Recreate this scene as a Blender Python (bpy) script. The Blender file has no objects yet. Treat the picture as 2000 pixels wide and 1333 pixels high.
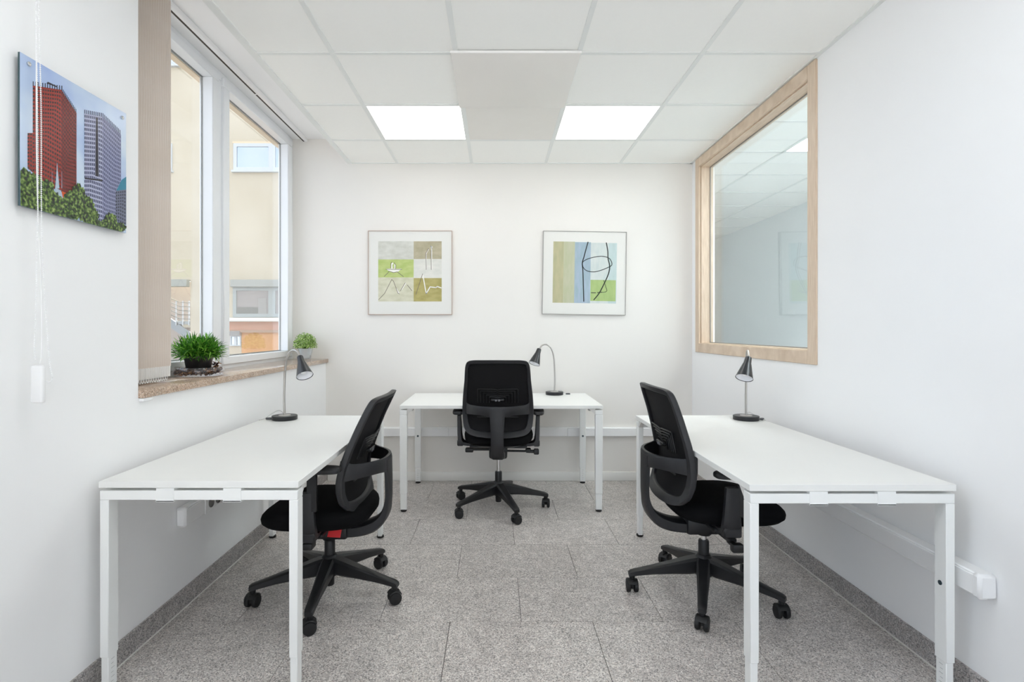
import bpy, bmesh, math, random
from math import sin, cos, pi, radians as R
from mathutils import Vector, Matrix

random.seed(7)
SC = bpy.context.scene
COL = SC.collection

# ------------------------------------------------------------------ camera
F = 1056.0            # focal length in pixels of the 2000 px wide frame
CAMZ = 1.25
VPX, VPY = 968.0, 645.0
cd = bpy.data.cameras.new('camera')
cam = bpy.data.objects.new('camera', cd)
COL.objects.link(cam)
cam.location = (0, 0, CAMZ)
cam.rotation_euler = (R(90), 0, 0)
cd.sensor_width = 36.0
cd.lens = F / 2000 * 36.0
cd.shift_x = (1000 - VPX) / 2000
cd.shift_y = -(666.5 - VPY) / 2000
cd.clip_start = 0.05
cd.clip_end = 200
SC.camera = cam

# ------------------------------------------------------------------ exposure
vs = SC.view_settings
vs.view_transform = 'Standard'
vs.look = 'None'
vs.gamma = 1
vs.exposure = 0.44
vs.use_curve_mapping = False
try:
    SC.cycles.max_bounces = 14
    SC.cycles.diffuse_bounces = 8
    SC.cycles.transparent_max_bounces = 24
    SC.cycles.glossy_bounces = 6
except Exception:
    pass
SKY = 1.9
PANEL = 3.6
PANEL2 = 15.0
PANEL_ADDED = 4.5

# ------------------------------------------------------------------ world
w = bpy.data.worlds.new('sky')
SC.world = w
w.use_nodes = True
nt = w.node_tree
nt.nodes.clear()
out = nt.nodes.new('ShaderNodeOutputWorld')
bg = nt.nodes.new('ShaderNodeBackground')
tc = nt.nodes.new('ShaderNodeTexCoord')
nz = nt.nodes.new('ShaderNodeTexNoise')
nz.inputs['Scale'].default_value = 3.0
nz.inputs['Detail'].default_value = 5
rp = nt.nodes.new('ShaderNodeValToRGB')
rp.color_ramp.elements[0].position = 0.38
rp.color_ramp.elements[0].color = (0.42, 0.60, 0.86, 1)
rp.color_ramp.elements[1].position = 0.56
rp.color_ramp.elements[1].color = (0.93, 0.96, 1.0, 1)
nt.links.new(tc.outputs['Generated'], nz.inputs['Vector'])
nt.links.new(nz.outputs['Fac'], rp.inputs['Fac'])
nt.links.new(rp.outputs['Color'], bg.inputs['Color'])
bg.inputs['Strength'].default_value = SKY
nt.links.new(bg.outputs['Background'], out.inputs['Surface'])


# sun added high behind the far wall: it reaches the terrace behind the camera, never the room itself
sd = bpy.data.lights.new('sun', 'SUN')
sd.energy = 19.0
sd.angle = R(0.53)
sd.color = (1.0, 0.985, 0.96)
sun = bpy.data.objects.new('sun', sd)
COL.objects.link(sun)
sun.rotation_euler = Vector((0.40, 0.62, 0.95)).to_track_quat('Z', 'Y').to_euler()

# ------------------------------------------------------------------ materials
def S(r, g, b):
    def c(v):
        v /= 255.0
        return v / 12.92 if v <= 0.04045 else ((v + 0.055) / 1.055) ** 2.4
    return (c(r), c(g), c(b), 1.0)


def principled(name):
    m = bpy.data.materials.new(name)
    m.use_nodes = True
    return m, m.node_tree, m.node_tree.nodes['Principled BSDF']


def pos_vec(nt):
    g = nt.nodes.new('ShaderNodeNewGeometry')
    return g.outputs['Position']


def obj_vec(nt):
    g = nt.nodes.new('ShaderNodeTexCoord')
    return g.outputs['Object']


def mat(name, col, rough=0.5, metal=0.0, noise=0.0, nscale=8.0, bump=0.0, bscale=200.0, spec=0.5, coat=0.0):
    m, nt, p = principled(name)
    p.inputs['Base Color'].default_value = col
    p.inputs['Roughness'].default_value = rough
    p.inputs['Metallic'].default_value = metal
    p.inputs['Specular IOR Level'].default_value = spec
    p.inputs['Coat Weight'].default_value = coat
    p.inputs['Coat Roughness'].default_value = 0.05
    n = nt.nodes.new('ShaderNodeTexNoise')
    n.inputs['Scale'].default_value = nscale
    n.inputs['Detail'].default_value = 4
    nt.links.new(obj_vec(nt), n.inputs['Vector'])
    mx = nt.nodes.new('ShaderNodeMix')
    mx.data_type = 'RGBA'
    a = max(noise, 0.01)
    mx.inputs[6].default_value = tuple(min(1, c * (1 - a)) for c in col[:3]) + (1,)
    mx.inputs[7].default_value = tuple(min(1, c * (1 + a)) for c in col[:3]) + (1,)
    nt.links.new(n.outputs['Fac'], mx.inputs[0])
    nt.links.new(mx.outputs[2], p.inputs['Base Color'])
    if bump:
        b = nt.nodes.new('ShaderNodeTexNoise')
        b.inputs['Scale'].default_value = bscale
        b.inputs['Detail'].default_value = 2
        nt.links.new(obj_vec(nt), b.inputs['Vector'])
        bn = nt.nodes.new('ShaderNodeBump')
        bn.inputs['Strength'].default_value = bump
        bn.inputs['Distance'].default_value = 0.002
        nt.links.new(b.outputs['Fac'], bn.inputs['Height'])
        nt.links.new(bn.outputs['Normal'], p.inputs['Normal'])
    return m


def mat_granite(name, cols, scale=190.0, rough=0.3, pertile=True, gain=1.0):
    """speckled granite: cols = dark, mid, light, pinkish"""
    m, nt, p = principled(name)
    L = nt.links
    vec = pos_vec(nt)
    oi = nt.nodes.new('ShaderNodeObjectInfo')
    if pertile:
        mul = nt.nodes.new('ShaderNodeVectorMath'); mul.operation = 'SCALE'
        mul.inputs[0].default_value = (7.3, 3.1, 5.7)
        L.new(oi.outputs['Random'], mul.inputs['Scale'])
        ad = nt.nodes.new('ShaderNodeVectorMath'); ad.operation = 'ADD'
        L.new(vec, ad.inputs[0]); L.new(mul.outputs[0], ad.inputs[1])
        vec = ad.outputs[0]
    v = nt.nodes.new('ShaderNodeTexVoronoi')
    v.inputs['Scale'].default_value = scale
    L.new(vec, v.inputs['Vector'])
    sep = nt.nodes.new('ShaderNodeSeparateColor')
    L.new(v.outputs['Color'], sep.inputs[0])
    r = nt.nodes.new('ShaderNodeValToRGB')
    e = r.color_ramp.elements
    r.color_ramp.interpolation = 'LINEAR'
    e[0].position = 0.0; e[0].color = cols[0]
    e[1].position = 1.0; e[1].color = cols[2]
    x = e.new(0.16); x.color = cols[0]
    x = e.new(0.26); x.color = cols[1]
    x = e.new(0.60); x.color = cols[1]
    x = e.new(0.72); x.color = cols[3]
    x = e.new(0.82); x.color = cols[2]
    L.new(sep.outputs[0], r.inputs['Fac'])
    n = nt.nodes.new('ShaderNodeTexNoise')
    n.inputs['Scale'].default_value = 14; n.inputs['Detail'].default_value = 5
    L.new(vec, n.inputs['Vector'])
    mr = nt.nodes.new('ShaderNodeMapRange')
    mr.inputs[1].default_value = 0.3; mr.inputs[2].default_value = 0.7
    mr.inputs[3].default_value = 0.88 * gain; mr.inputs[4].default_value = 1.12 * gain
    L.new(n.outputs['Fac'], mr.inputs[0])
    tv = nt.nodes.new('ShaderNodeMapRange')
    tv.inputs[3].default_value = 0.94; tv.inputs[4].default_value = 1.06
    L.new(oi.outputs['Random'], tv.inputs[0])
    mm = nt.nodes.new('ShaderNodeMath'); mm.operation = 'MULTIPLY'
    L.new(mr.outputs[0], mm.inputs[0]); L.new(tv.outputs[0], mm.inputs[1])
    sc = nt.nodes.new('ShaderNodeVectorMath'); sc.operation = 'SCALE'
    L.new(r.outputs['Color'], sc.inputs[0]); L.new(mm.outputs[0], sc.inputs['Scale'])
    L.new(sc.outputs[0], p.inputs['Base Color'])
    p.inputs['Roughness'].default_value = rough
    return m


def mat_wood(name, c1, c2):
    m, nt, p = principled(name)
    L = nt.links
    mp = nt.nodes.new('ShaderNodeMapping')
    mp.inputs['Scale'].default_value = (60, 4, 4)
    L.new(pos_vec(nt), mp.inputs['Vector'])
    n = nt.nodes.new('ShaderNodeTexNoise')
    n.inputs['Scale'].default_value = 3; n.inputs['Detail'].default_value = 6
    L.new(mp.outputs[0], n.inputs['Vector'])
    r = nt.nodes.new('ShaderNodeValToRGB')
    r.color_ramp.elements[0].position = 0.3; r.color_ramp.elements[0].color = c1
    r.color_ramp.elements[1].position = 0.7; r.color_ramp.elements[1].color = c2
    L.new(n.outputs['Fac'], r.inputs['Fac'])
    L.new(r.outputs['Color'], p.inputs['Base Color'])
    p.inputs['Roughness'].default_value = 0.45
    return m


def mat_wood_vertical(name, c1, c2):
    m = mat_wood(name, c1, c2)
    for n in m.node_tree.nodes:
        if n.type == 'MAPPING':
            n.inputs['Scale'].default_value = (60, 60, 3)
    return m


def mat_glass(name, tint, boost=1.0):
    """window glass: clear transmission plus Fresnel reflection on both faces"""
    m = bpy.data.materials.new(name)
    m.use_nodes = True
    nt = m.node_tree
    nt.nodes.clear()
    L = nt.links
    o = nt.nodes.new('ShaderNodeOutputMaterial')
    mx = nt.nodes.new('ShaderNodeMixShader')
    tr = nt.nodes.new('ShaderNodeBsdfTransparent'); tr.inputs[0].default_value = tint
    gl = nt.nodes.new('ShaderNodeBsdfGlossy'); gl.inputs['Roughness'].default_value = 0.0
    gl.inputs['Color'].default_value = (1, 1, 1, 1)
    g = nt.nodes.new('ShaderNodeNewGeometry')
    mr = nt.nodes.new('ShaderNodeMapRange')
    mr.inputs[3].default_value = 1.5; mr.inputs[4].default_value = 1 / 1.5
    L.new(g.outputs['Backfacing'], mr.inputs[0])
    fr = nt.nodes.new('ShaderNodeFresnel')
    L.new(mr.outputs[0], fr.inputs['IOR'])
    mu = nt.nodes.new('ShaderNodeMath'); mu.operation = 'MULTIPLY'; mu.use_clamp = True
    mu.inputs[1].default_value = boost
    L.new(fr.outputs[0], mu.inputs[0])
    L.new(mu.outputs[0], mx.inputs[0])
    L.new(tr.outputs[0], mx.inputs[1]); L.new(gl.outputs[0], mx.inputs[2])
    L.new(mx.outputs[0], o.inputs['Surface'])
    return m


def mat_emit(name, col, s):
    m = bpy.data.materials.new(name)
    m.use_nodes = True
    nt = m.node_tree
    nt.nodes.clear()
    o = nt.nodes.new('ShaderNodeOutputMaterial')
    e = nt.nodes.new('ShaderNodeEmission')
    e.inputs[0].default_value = col
    e.inputs[1].default_value = s
    nt.links.new(e.outputs[0], o.inputs[0])
    return m


def mat_grid(name, ca, cb, nx, ny, wx=0.55, wy=0.55, rough=0.25):
    """printed facade: a grid of windows cb on wall ca, from the UV map"""
    m, nt, p = principled(name)
    L = nt.links
    uv = nt.nodes.new('ShaderNodeTexCoord')
    sp = nt.nodes.new('ShaderNodeSeparateXYZ')
    L.new(uv.outputs['UV'], sp.inputs[0])

    def cell(outp, n, wd):
        a = nt.nodes.new('ShaderNodeMath'); a.operation = 'MULTIPLY'; a.inputs[1].default_value = n
        L.new(outp, a.inputs[0])
        b = nt.nodes.new('ShaderNodeMath'); b.operation = 'FRACT'
        L.new(a.outputs[0], b.inputs[0])
        c = nt.nodes.new('ShaderNodeMath'); c.operation = 'LESS_THAN'; c.inputs[1].default_value = wd
        L.new(b.outputs[0], c.inputs[0])
        return c.outputs[0]
    x = cell(sp.outputs[0], nx, wx)
    y = cell(sp.outputs[1], ny, wy)
    mu = nt.nodes.new('ShaderNodeMath'); mu.operation = 'MULTIPLY'
    L.new(x, mu.inputs[0]); L.new(y, mu.inputs[1])
    mx = nt.nodes.new('ShaderNodeMix'); mx.data_type = 'RGBA'
    mx.inputs[6].default_value = ca; mx.inputs[7].default_value = cb
    L.new(mu.outputs[0], mx.inputs[0])
    L.new(mx.outputs[2], p.inputs['Base Color'])
    p.inputs['Roughness'].default_value = rough
    return m


def mat_ramp_noise(name, stops, scale, rough=0.6, detail=4, stretch=(1, 1, 1), distort=0.0):
    m, nt, p = principled(name)
    L = nt.links
    mp = nt.nodes.new('ShaderNodeMapping')
    mp.inputs['Scale'].default_value = stretch
    L.new(obj_vec(nt), mp.inputs['Vector'])
    n = nt.nodes.new('ShaderNodeTexNoise')
    n.inputs['Scale'].default_value = scale; n.inputs['Detail'].default_value = detail
    n.inputs['Distortion'].default_value = distort
    L.new(mp.outputs[0], n.inputs['Vector'])
    r = nt.nodes.new('ShaderNodeValToRGB')
    e = r.color_ramp.elements
    e[0].position, e[0].color = stops[0]
    e[1].position, e[1].color = stops[-1]
    for ps, c in stops[1:-1]:
        x = e.new(ps); x.color = c
    L.new(n.outputs['Fac'], r.inputs['Fac'])
    L.new(r.outputs['Color'], p.inputs['Base Color'])
    p.inputs['Roughness'].default_value = rough
    return m


def mat_translucent(m, w=0.25):
    p = m.node_tree.nodes['Principled BSDF']
    p.inputs['Subsurface Weight'].default_value = 0.0
    return m


WALL = mat('wall_paint', S(245, 245, 245), 0.85, noise=0.008, nscale=3, bump=0.02, bscale=300, spec=0.2)
WALLB = mat('back_wall_paint', S(234, 231, 226), 0.85, noise=0.008, nscale=3, bump=0.02, bscale=300, spec=0.2)
TILE = mat('ceiling_tile_board', S(250, 250, 247), 0.9, noise=0.01, nscale=40, bump=0.15, bscale=700, spec=0.15)
TEE = mat('ceiling_grid_metal', S(234, 236, 234), 0.5, spec=0.3)
HEAT = mat('heater_panel_enamel', S(235, 232, 227), 0.6, noise=0.02, nscale=5)
WHITE = mat('white_laminate', S(236, 236, 233), 0.35, noise=0.006, nscale=12, spec=0.4)
WHITEM = mat('white_powder_coat', S(240, 241, 239), 0.35, spec=0.4)
PVC = mat('white_pvc', S(240, 240, 240), 0.3, spec=0.4)
UPVC = mat('white_window_profile', S(238, 240, 242), 0.25, spec=0.5)
SKIRTW = mat('white_skirting', S(236, 235, 231), 0.4)
GRAN = mat_granite('floor_granite', (S(132, 127, 124), S(186, 180, 176), S(222, 217, 212), S(196, 184, 177)), 250, 0.28)
GRANS = mat_granite('skirting_granite', (S(112, 109, 108), S(162, 158, 156), S(196, 192, 190), S(174, 162, 157)), 250, 0.3)
SILL = mat_granite('sill_granite', (S(140, 118, 102), S(190, 166, 146), S(214, 196, 178), S(198, 164, 138)), 320, 0.10, pertile=False)
GROUT = mat('grout', S(78, 74, 72), 0.9)
CAULK = mat('caulk', S(228, 225, 220), 0.7)
OAK = mat_wood('oak_frame_horizontal', S(205, 182, 158), S(226, 206, 184))
OAKV = mat_wood_vertical('oak_frame_vertical', S(205, 182, 158), S(226, 206, 184))
GLASS = mat_glass('window_glass', (0.98, 0.982, 0.98, 1), 1.0)
GLASS2 = mat_glass('partition_glass', (0.935, 0.97, 0.975, 1), 1.15)
DISHG = mat_glass('dish_glass', (0.96, 0.96, 0.97, 1), 1.0)
METAL = mat('brushed_nickel', S(190, 186, 182), 0.28, 1.0)
CHROME = mat('chrome', S(215, 215, 215), 0.12, 1.0)
ALU = mat('aluminium', S(190, 190, 186), 0.35, 1.0)
BLK = mat('black_lacquer', S(30, 31, 34), 0.38, noise=0.05)
SHADE = mat('black_shade_metal', S(32, 35, 40), 0.30)
PLAST = mat('black_plastic', S(22, 22, 24), 0.42, noise=0.05, bump=0.05, bscale=900)
PLAST2 = mat('charcoal_plastic', S(30, 30, 33), 0.45, noise=0.05, bump=0.05, bscale=900)
FAB = mat('black_fabric', S(18, 18, 19), 0.95, noise=0.12, nscale=300, bump=0.3, bscale=1200, spec=0.1)
MESHF = mat('black_back_mesh', S(26, 25, 26), 0.8, noise=0.25, nscale=500, bump=0.3, bscale=1500, spec=0.2)
RUB = mat('black_rubber', S(18, 18, 19), 0.55)
RED = mat('red_tag_plastic', S(214, 16, 26), 0.4)
DARKGAP = mat('dark_slot', S(70, 62, 54), 0.8)
EMIT = mat_emit('luminaire_diffuser', (1.0, 0.985, 0.96, 1), PANEL)
EMIT2 = mat_emit('corridor_diffuser', (0.95, 0.98, 1.0, 1), PANEL2)
EMIT_ADDED = mat_emit('added_rear_diffuser', (0.93, 0.97, 1.0, 1), PANEL_ADDED)
BULB = mat('opal_bulb', S(240, 240, 240), 0.3)
WHITEIN = mat('white_enamel_inside', S(242, 242, 245), 0.35)


# ------------------------------------------------------------------ mesh helper
class B:
    def __init__(s):
        s.bm = bmesh.new()
        s.uv = None
        s.mi = 0

    def box(s, x0, x1, y0, y1, z0, z1, b=0.0, seg=1):
        r = bmesh.ops.create_cube(s.bm, size=1)
        vs = r['verts']
        for v in vs:
            v.co = Vector(((x0 + x1) / 2 + v.co.x * (x1 - x0), (y0 + y1) / 2 + v.co.y * (y1 - y0),
                           (z0 + z1) / 2 + v.co.z * (z1 - z0)))
        fs = set(f for v in vs for f in v.link_faces)
        for f in fs:
            f.material_index = s.mi
        if b > 0:
            es = list(set(e for v in vs for e in v.link_edges))
            r = bmesh.ops.bevel(s.bm, geom=es, offset=b, segments=seg, profile=0.5, affect='EDGES', material=s.mi)
        return s

    def loft(s, rings, cap=True, loop=False):
        bm = s.bm
        rv = [[bm.verts.new(p) for p in ring] for ring in rings]
        n = len(rings[0])
        m = len(rv)
        for i in range(m if loop else m - 1):
            a, b = rv[i], rv[(i + 1) % m]
            for j in range(n):
                k = (j + 1) % n
                f = bm.faces.new((a[j], a[k], b[k], b[j]))
                f.material_index = s.mi
        if cap and not loop:
            f = bm.faces.new(list(reversed(rv[0]))); f.material_index = s.mi
            f = bm.faces.new(rv[-1]); f.material_index = s.mi
        return s

    def tube(s, pts, r, n=10, cap=True):
        pts = [Vector(p) for p in pts]
        rr = r if isinstance(r, (list, tuple)) else [r] * len(pts)
        rings = []
        up = None
        for i, p in enumerate(pts):
            t = (pts[min(i + 1, len(pts) - 1)] - pts[max(i - 1, 0)]).normalized()
            if up is None:
                up = Vector((0, 0, 1)) if abs(t.z) < 0.9 else Vector((1, 0, 0))
            a = t.cross(up).normalized()
            bq = a.cross(t).normalized()
            up = bq
            rings.append([p + rr[i] * (cos(2 * pi * k / n) * a + sin(2 * pi * k / n) * bq) for k in range(n)])
        return s.loft(rings, cap)

    def lathe(s, prof, n=32, c=(0, 0, 0), mtx=None, cap=True):
        """prof: (r, z) list along local z"""
        c = Vector(c)
        rings = []
        for r, z in prof:
            ring = []
            for k in range(n):
                p = Vector((r * cos(2 * pi * k / n), r * sin(2 * pi * k / n), z))
                if mtx is not None:
                    p = mtx @ p
                ring.append(p + c)
            rings.append(ring)
        return s.loft(rings, cap)

    def quad(s, pts, uvs=None):
        vs = [s.bm.verts.new(p) for p in pts]
        f = s.bm.faces.new(vs)
        f.material_index = s.mi
        if uvs:
            if s.uv is None:
                s.uv = s.bm.loops.layers.uv.new('UVMap')
            for l, u in zip(f.loops, uvs):
                l[s.uv].uv = u
        return s

    def prism(s, pts, d):
        """pts planar polygon, d = extrusion vector"""
        d = Vector(d)
        a = [s.bm.verts.new(Vector(p)) for p in pts]
        b = [s.bm.verts.new(Vector(p) + d) for p in pts]
        n = len(a)
        fs = [s.bm.faces.new(a), s.bm.faces.new(list(reversed(b)))]
        for i in range(n):
            fs.append(s.bm.faces.new((a[i], b[i], b[(i + 1) % n], a[(i + 1) % n])))
        for f in fs:
            f.material_index = s.mi
        return s

    def mesh(s, name, mats, smooth=True, fixn=True):
        if fixn:
            bmesh.ops.recalc_face_normals(s.bm, faces=s.bm.faces)
        me = bpy.data.meshes.new(name)
        s.bm.to_mesh(me)
        s.bm.free()
        for m in (mats if isinstance(mats, (list, tuple)) else [mats]):
            me.materials.append(m)
        if smooth:
            me.polygons.foreach_set('use_smooth', [True] * len(me.polygons))
            me.set_sharp_from_angle(angle=R(38))
        return me


def ob(name, me, parent=None, loc=(0, 0, 0), rot=(0, 0, 0), label=None, cat=None, group=None, kind=None):
    o = bpy.data.objects.new(name, me)
    COL.objects.link(o)
    o.location = loc
    o.rotation_euler = rot
    if parent is not None:
        o.parent = parent
    if label: o['label'] = label
    if cat: o['category'] = cat
    if group: o['group'] = group
    if kind: o['kind'] = kind
    return o


def thing(name, label, cat, loc=(0, 0, 0), rotz=0, group=None, kind=None):
    return ob(name, None, None, loc, (0, 0, rotz), label, cat, group, kind)


def copy_tree(o, parent=None):
    c = o.copy()
    COL.objects.link(c)
    if parent is not None:
        c.parent = parent
    for ch in list(o.children):
        copy_tree(ch, c)
    return c


def catmull(pts, n=6, closed=False):
    P = [Vector(p) for p in pts]
    out = []
    m = len(P)
    rng = range(m) if closed else range(m - 1)
    for i in rng:
        p0 = P[(i - 1) % m] if (closed or i > 0) else P[0]
        p1 = P[i]
        p2 = P[(i + 1) % m]
        p3 = P[(i + 2) % m] if (closed or i + 2 < m) else P[-1]
        for k in range(n):
            t = k / n
            out.append(0.5 * ((2 * p1) + (-p0 + p2) * t + (2 * p0 - 5 * p1 + 4 * p2 - p3) * t * t
                              + (-p0 + 3 * p1 - 3 * p2 + p3) * t ** 3))
    if not closed:
        out.append(P[-1])
    return out


# ------------------------------------------------------------------ room dimensions
YB = 4.49          # back wall
YF = -1.75         # wall behind the camera
XL, XR = -1.41, 1.633
ZC = 2.632         # suspended ceiling
ZS = 2.836         # soffit over the window pocket
XC = -1.208        # left edge of the suspended ceiling
WX0, WX1 = -1.76, -1.684     # window frame depth
OUTX = -1.755


def setting(name, b, m, parent=None, label=None):
    return ob(name, b.mesh(name, m), parent, kind=None if parent else 'structure', label=label)


# floor slab and granite tiles
fl = B().box(-1.80, 1.76, YF - 0.15, YB + 0.15, -0.12, -0.004)
floor = setting('floor', fl, GROUT)
TP, TR, G = 0.61, 0.415, 0.0011
tile_cache = {}
y0 = 2.316
rows = []
k = -10
while True:
    a = y0 + k * TR
    b_ = a + TR
    if b_ <= YF:
        k += 1
        continue
    if a >= YB - 0.001:
        break
    rows.append((k, max(a, YF), min(b_, YB)))
    k += 1
for k, a, b_ in rows:
    off = -0.50 if k % 2 == 0 else -0.195
    x = off - TP * 3
    while x < XR:
        xa, xb = max(x, XL), min(x + TP, XR)
        if xb - xa > 0.01:
            wd, dp = round(xb - xa - 2 * G, 4), round(b_ - a - 2 * G, 4)
            if (wd, dp) not in tile_cache:
                tile_cache[(wd, dp)] = B().box(-wd / 2, wd / 2, -dp / 2, dp / 2, -0.004, 0.0, 0.0006).mesh('tile', GRAN, smooth=False)
            ob('tile', tile_cache[(wd, dp)], floor, ((xa + xb) / 2, (a + b_) / 2, 0))
        x += TP

# walls -------------------------------------------------------------
wb = B().box(-1.745, 1.76, YB, YB + 0.15, -0.12, 3.0)
setting('wall_back', wb, WALLB)
RX0, RX1, RZ0, RZ1 = -1.30, 1.52, 0.08, 2.56     # unseen glazed front, added behind the camera to let daylight in
wf = B().box(-1.80, RX0, YF - 0.15, YF, -0.12, 3.0)
wf.box(RX1, 1.76, YF - 0.15, YF, -0.12, 3.0)
wf.box(RX0, RX1, YF - 0.15, YF, -0.12, RZ0)
wf.box(RX0, RX1, YF - 0.15, YF, RZ1, 3.0)
setting('wall_front', wf, WALL)
b = B()
for xx in (RX0, (2 * RX0 + RX1) / 3, (RX0 + 2 * RX1) / 3, RX1 - 0.06):
    b.box(xx, xx + 0.06, YF - 0.10, YF - 0.02, RZ0, RZ1, 0.003)
b.box(RX0, RX1, YF - 0.10, YF - 0.02, RZ0, RZ0 + 0.06, 0.003)
b.box(RX0, RX1, YF - 0.10, YF - 0.02, RZ1 - 0.06, RZ1, 0.003)
win_added = ob('added_glazing', b.mesh('added_glazing', UPVC), kind='structure')
ob('pane', B().box(RX0, RX1, YF - 0.07, YF - 0.062, RZ0, RZ1).mesh('pane', GLASS, smooth=False), win_added)
# left wall: pier / below the sills / between / above the window head
WY0, WY1 = 2.133, YB
NY0, NY1 = -0.55, 1.25      # the nearer window, outside the frame
b = B()
b.box(OUTX, XL, YF, NY0, 0, ZS)
b.box(OUTX, XL, NY0, NY1, 0, 0.98)
b.box(OUTX, XL, NY1, WY0, 0, ZS)
b.box(OUTX, XL, WY0, WY1, 0, 0.98)
b.box(OUTX, WX0 - 0.0, WY0, WY1, 2.745 + 0.045, ZS)
setting('wall_left', b, WALL)
# right wall with the interior window opening
IY0, IY1, IZ0, IZ1 = 2.79, 4.345, 1.115, 2.585
b = B()
b.box(XR, 1.76, YF, IY0, 0, 3.0)
b.box(XR, 1.76, IY1, YB, 0, 3.0)
b.box(XR, 1.76, IY0, IY1, 0, IZ0)
b.box(XR, 1.76, IY0, IY1, IZ1, 3.0)
setting('wall_right', b, WALL)

# ceiling -------------------------------------------------------------
b = B().box(-1.80, 1.76, YF, YB, ZS, 3.0)
b.box(XC - 0.018, XC - 0.002, YF, YB, ZC + 0.002, ZS)
ceil = setting('ceiling', b, WALL)
colx = [XC, -0.816, -0.2, 0.417, 1.034, XR]
rowy = [YB, 3.939, 3.321, 2.703, 2.085, 1.467, 0.849, 0.231, -0.387, -1.005, YF]
LIGHTS = {(1, 1), (3, 1), (1, 5), (3, 5)}   # (column, row)
ceil_cache = {}
heat_tile = B().box(-0.3065, 0.3065, -0.307, 0.307, 0.002, 0.015, 0.001).mesh('ceiling_tile', HEAT, smooth=False)
for r in range(len(rowy) - 1):
    for c in range(5):
        if (c, r) in LIGHTS:
            continue
        wd, dp = round(colx[c + 1] - colx[c] - 0.004, 4), round(rowy[r] - rowy[r + 1] - 0.004, 4)
        if (wd, dp) not in ceil_cache:
            ceil_cache[(wd, dp)] = B().box(-wd / 2, wd / 2, -dp / 2, dp / 2, 0.004, 0.019, 0.001).mesh('ceiling_tile', TILE, smooth=False)
        ob('ceiling_tile', heat_tile if (c, r) == (2, 1) else ceil_cache[(wd, dp)], ceil, ((colx[c] + colx[c + 1]) / 2, (rowy[r] + rowy[r + 1]) / 2, ZC))
TW = 0.012
for x in colx[1:-1]:
    ob('main_tee', B().box(x - TW, x + TW, YF, YB, ZC, ZC + 0.005, 0.0008).mesh('main_tee', TEE), ceil)
for y in rowy[1:-1]:
    for c in range(5):
        ob('cross_tee', B().box(colx[c] + TW, colx[c + 1] - TW, y - TW, y + TW, ZC, ZC + 0.0045, 0.0008).mesh('cross_tee', TEE), ceil)
b = B()
b.box(XC - 0.02, XC + 0.018, YF, YB, ZC - 0.002, ZC + 0.004)
ob('wall_angle', b.mesh('wall_angle', TEE), ceil)
ob('wall_angle', B().box(XR - 0.022, XR, YF, YB, ZC - 0.001, ZC + 0.004).mesh('wall_angle', TEE), ceil)
ob('wall_angle', B().box(XC, XR, YB - 0.016, YB, ZC - 0.001, ZC + 0.004).mesh('wall_angle', TEE), ceil)


def ceiling_light(c, r, em, label, zc=ZC, cx=None, ry=None, group=None):
    cx = cx or colx
    ry = ry or rowy
    x0, x1, ya, yb = cx[c] + 0.010, cx[c + 1] - 0.010, ry[r + 1] + 0.010, ry[r] - 0.010
    t = thing('ceiling_light', label, 'ceiling light', ((x0 + x1) / 2, (ya + yb) / 2, zc), 0, 'LED panels in the suspended ceilings')
    hx, hy = (x1 - x0) / 2, (yb - ya) / 2
    f = B()
    e = 0.008
    f.box(-hx, hx, -hy, -hy + e, 0.0005, 0.012); f.box(-hx, hx, hy - e, hy, 0.0005, 0.012)
    f.box(-hx, -hx + e, -hy + e, hy - e, 0.0005, 0.012); f.box(hx - e, hx, -hy + e, hy - e, 0.0005, 0.012)
    ob('frame', f.mesh('frame', TEE), t)
    ob('diffuser', B().box(-hx + e, hx - e, -hy + e, hy - e, 0.003, 0.010).mesh('diffuser', em), t)
    return t


ceiling_light(1, 1, EMIT, 'glowing square LED panel in the ceiling left of the heating panel')
ceiling_light(3, 1, EMIT, 'glowing square LED panel in the ceiling right of the heating panel, towards the wood-framed window')
ceiling_light(1, 5, EMIT_ADDED, 'added unseen LED panel in the ceiling above the camera on the window side')  # this panel and the next are added out of view to brighten the room
ceiling_light(3, 5, EMIT_ADDED, 'added unseen LED panel in the ceiling above the camera on the corridor side')

# heating panel hanging just under the grid
b = B().box(-0.2235, 0.424, 2.673, 3.335, ZC - 0.0125, ZC - 0.001, 0.003, 2)
hp = thing('ceiling_heating_panel', 'flat grey-white square heating panel hanging proud of the ceiling between the two LED panels', 'heating panel', (0, 0, 0))
ob('panel', b.mesh('panel', HEAT), hp)
fr = B()
fr.box(-0.2255, 0.426, 2.668, 2.6745, ZC - 0.0135, ZC - 0.0005, 0.002, 2)
ob('edge_strip', fr.mesh('edge_strip', mat('edge_white', S(246, 244, 241), 0.4)), hp)

# skirtings ------------------------------------------------------------
bl = setting('baseboard_left', B().box(XL, XL + 0.003, YF, YB, 0.0, 0.086), CAULK)
br = setting('baseboard_right', B().box(XR - 0.003, XR, YF, YB, 0.0, 0.086), CAULK)
k = 0
y = YF
while y < YB - 0.01:
    e = min(y + 0.61, YB)
    ob('skirting_stone', B().box(XL + 0.003, XL + 0.013, y + 0.001, e - 0.001, 0.004, 0.088, 0.001).mesh('skirting_stone', GRANS), bl)
    ob('skirting_stone', B().box(XR - 0.013, XR - 0.003, y + 0.001, e - 0.001, 0.004, 0.088, 0.001).mesh('skirting_stone', GRANS), br)
    y = e
ob('caulk_line', B().box(XL + 0.003, XL + 0.018, YF, YB, 0.0, 0.005, 0.001).mesh('caulk_line', CAULK), bl)
ob('caulk_line', B().box(XR - 0.018, XR - 0.003, YF, YB, 0.0, 0.004, 0.001).mesh('caulk_line', CAULK), br)
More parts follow.
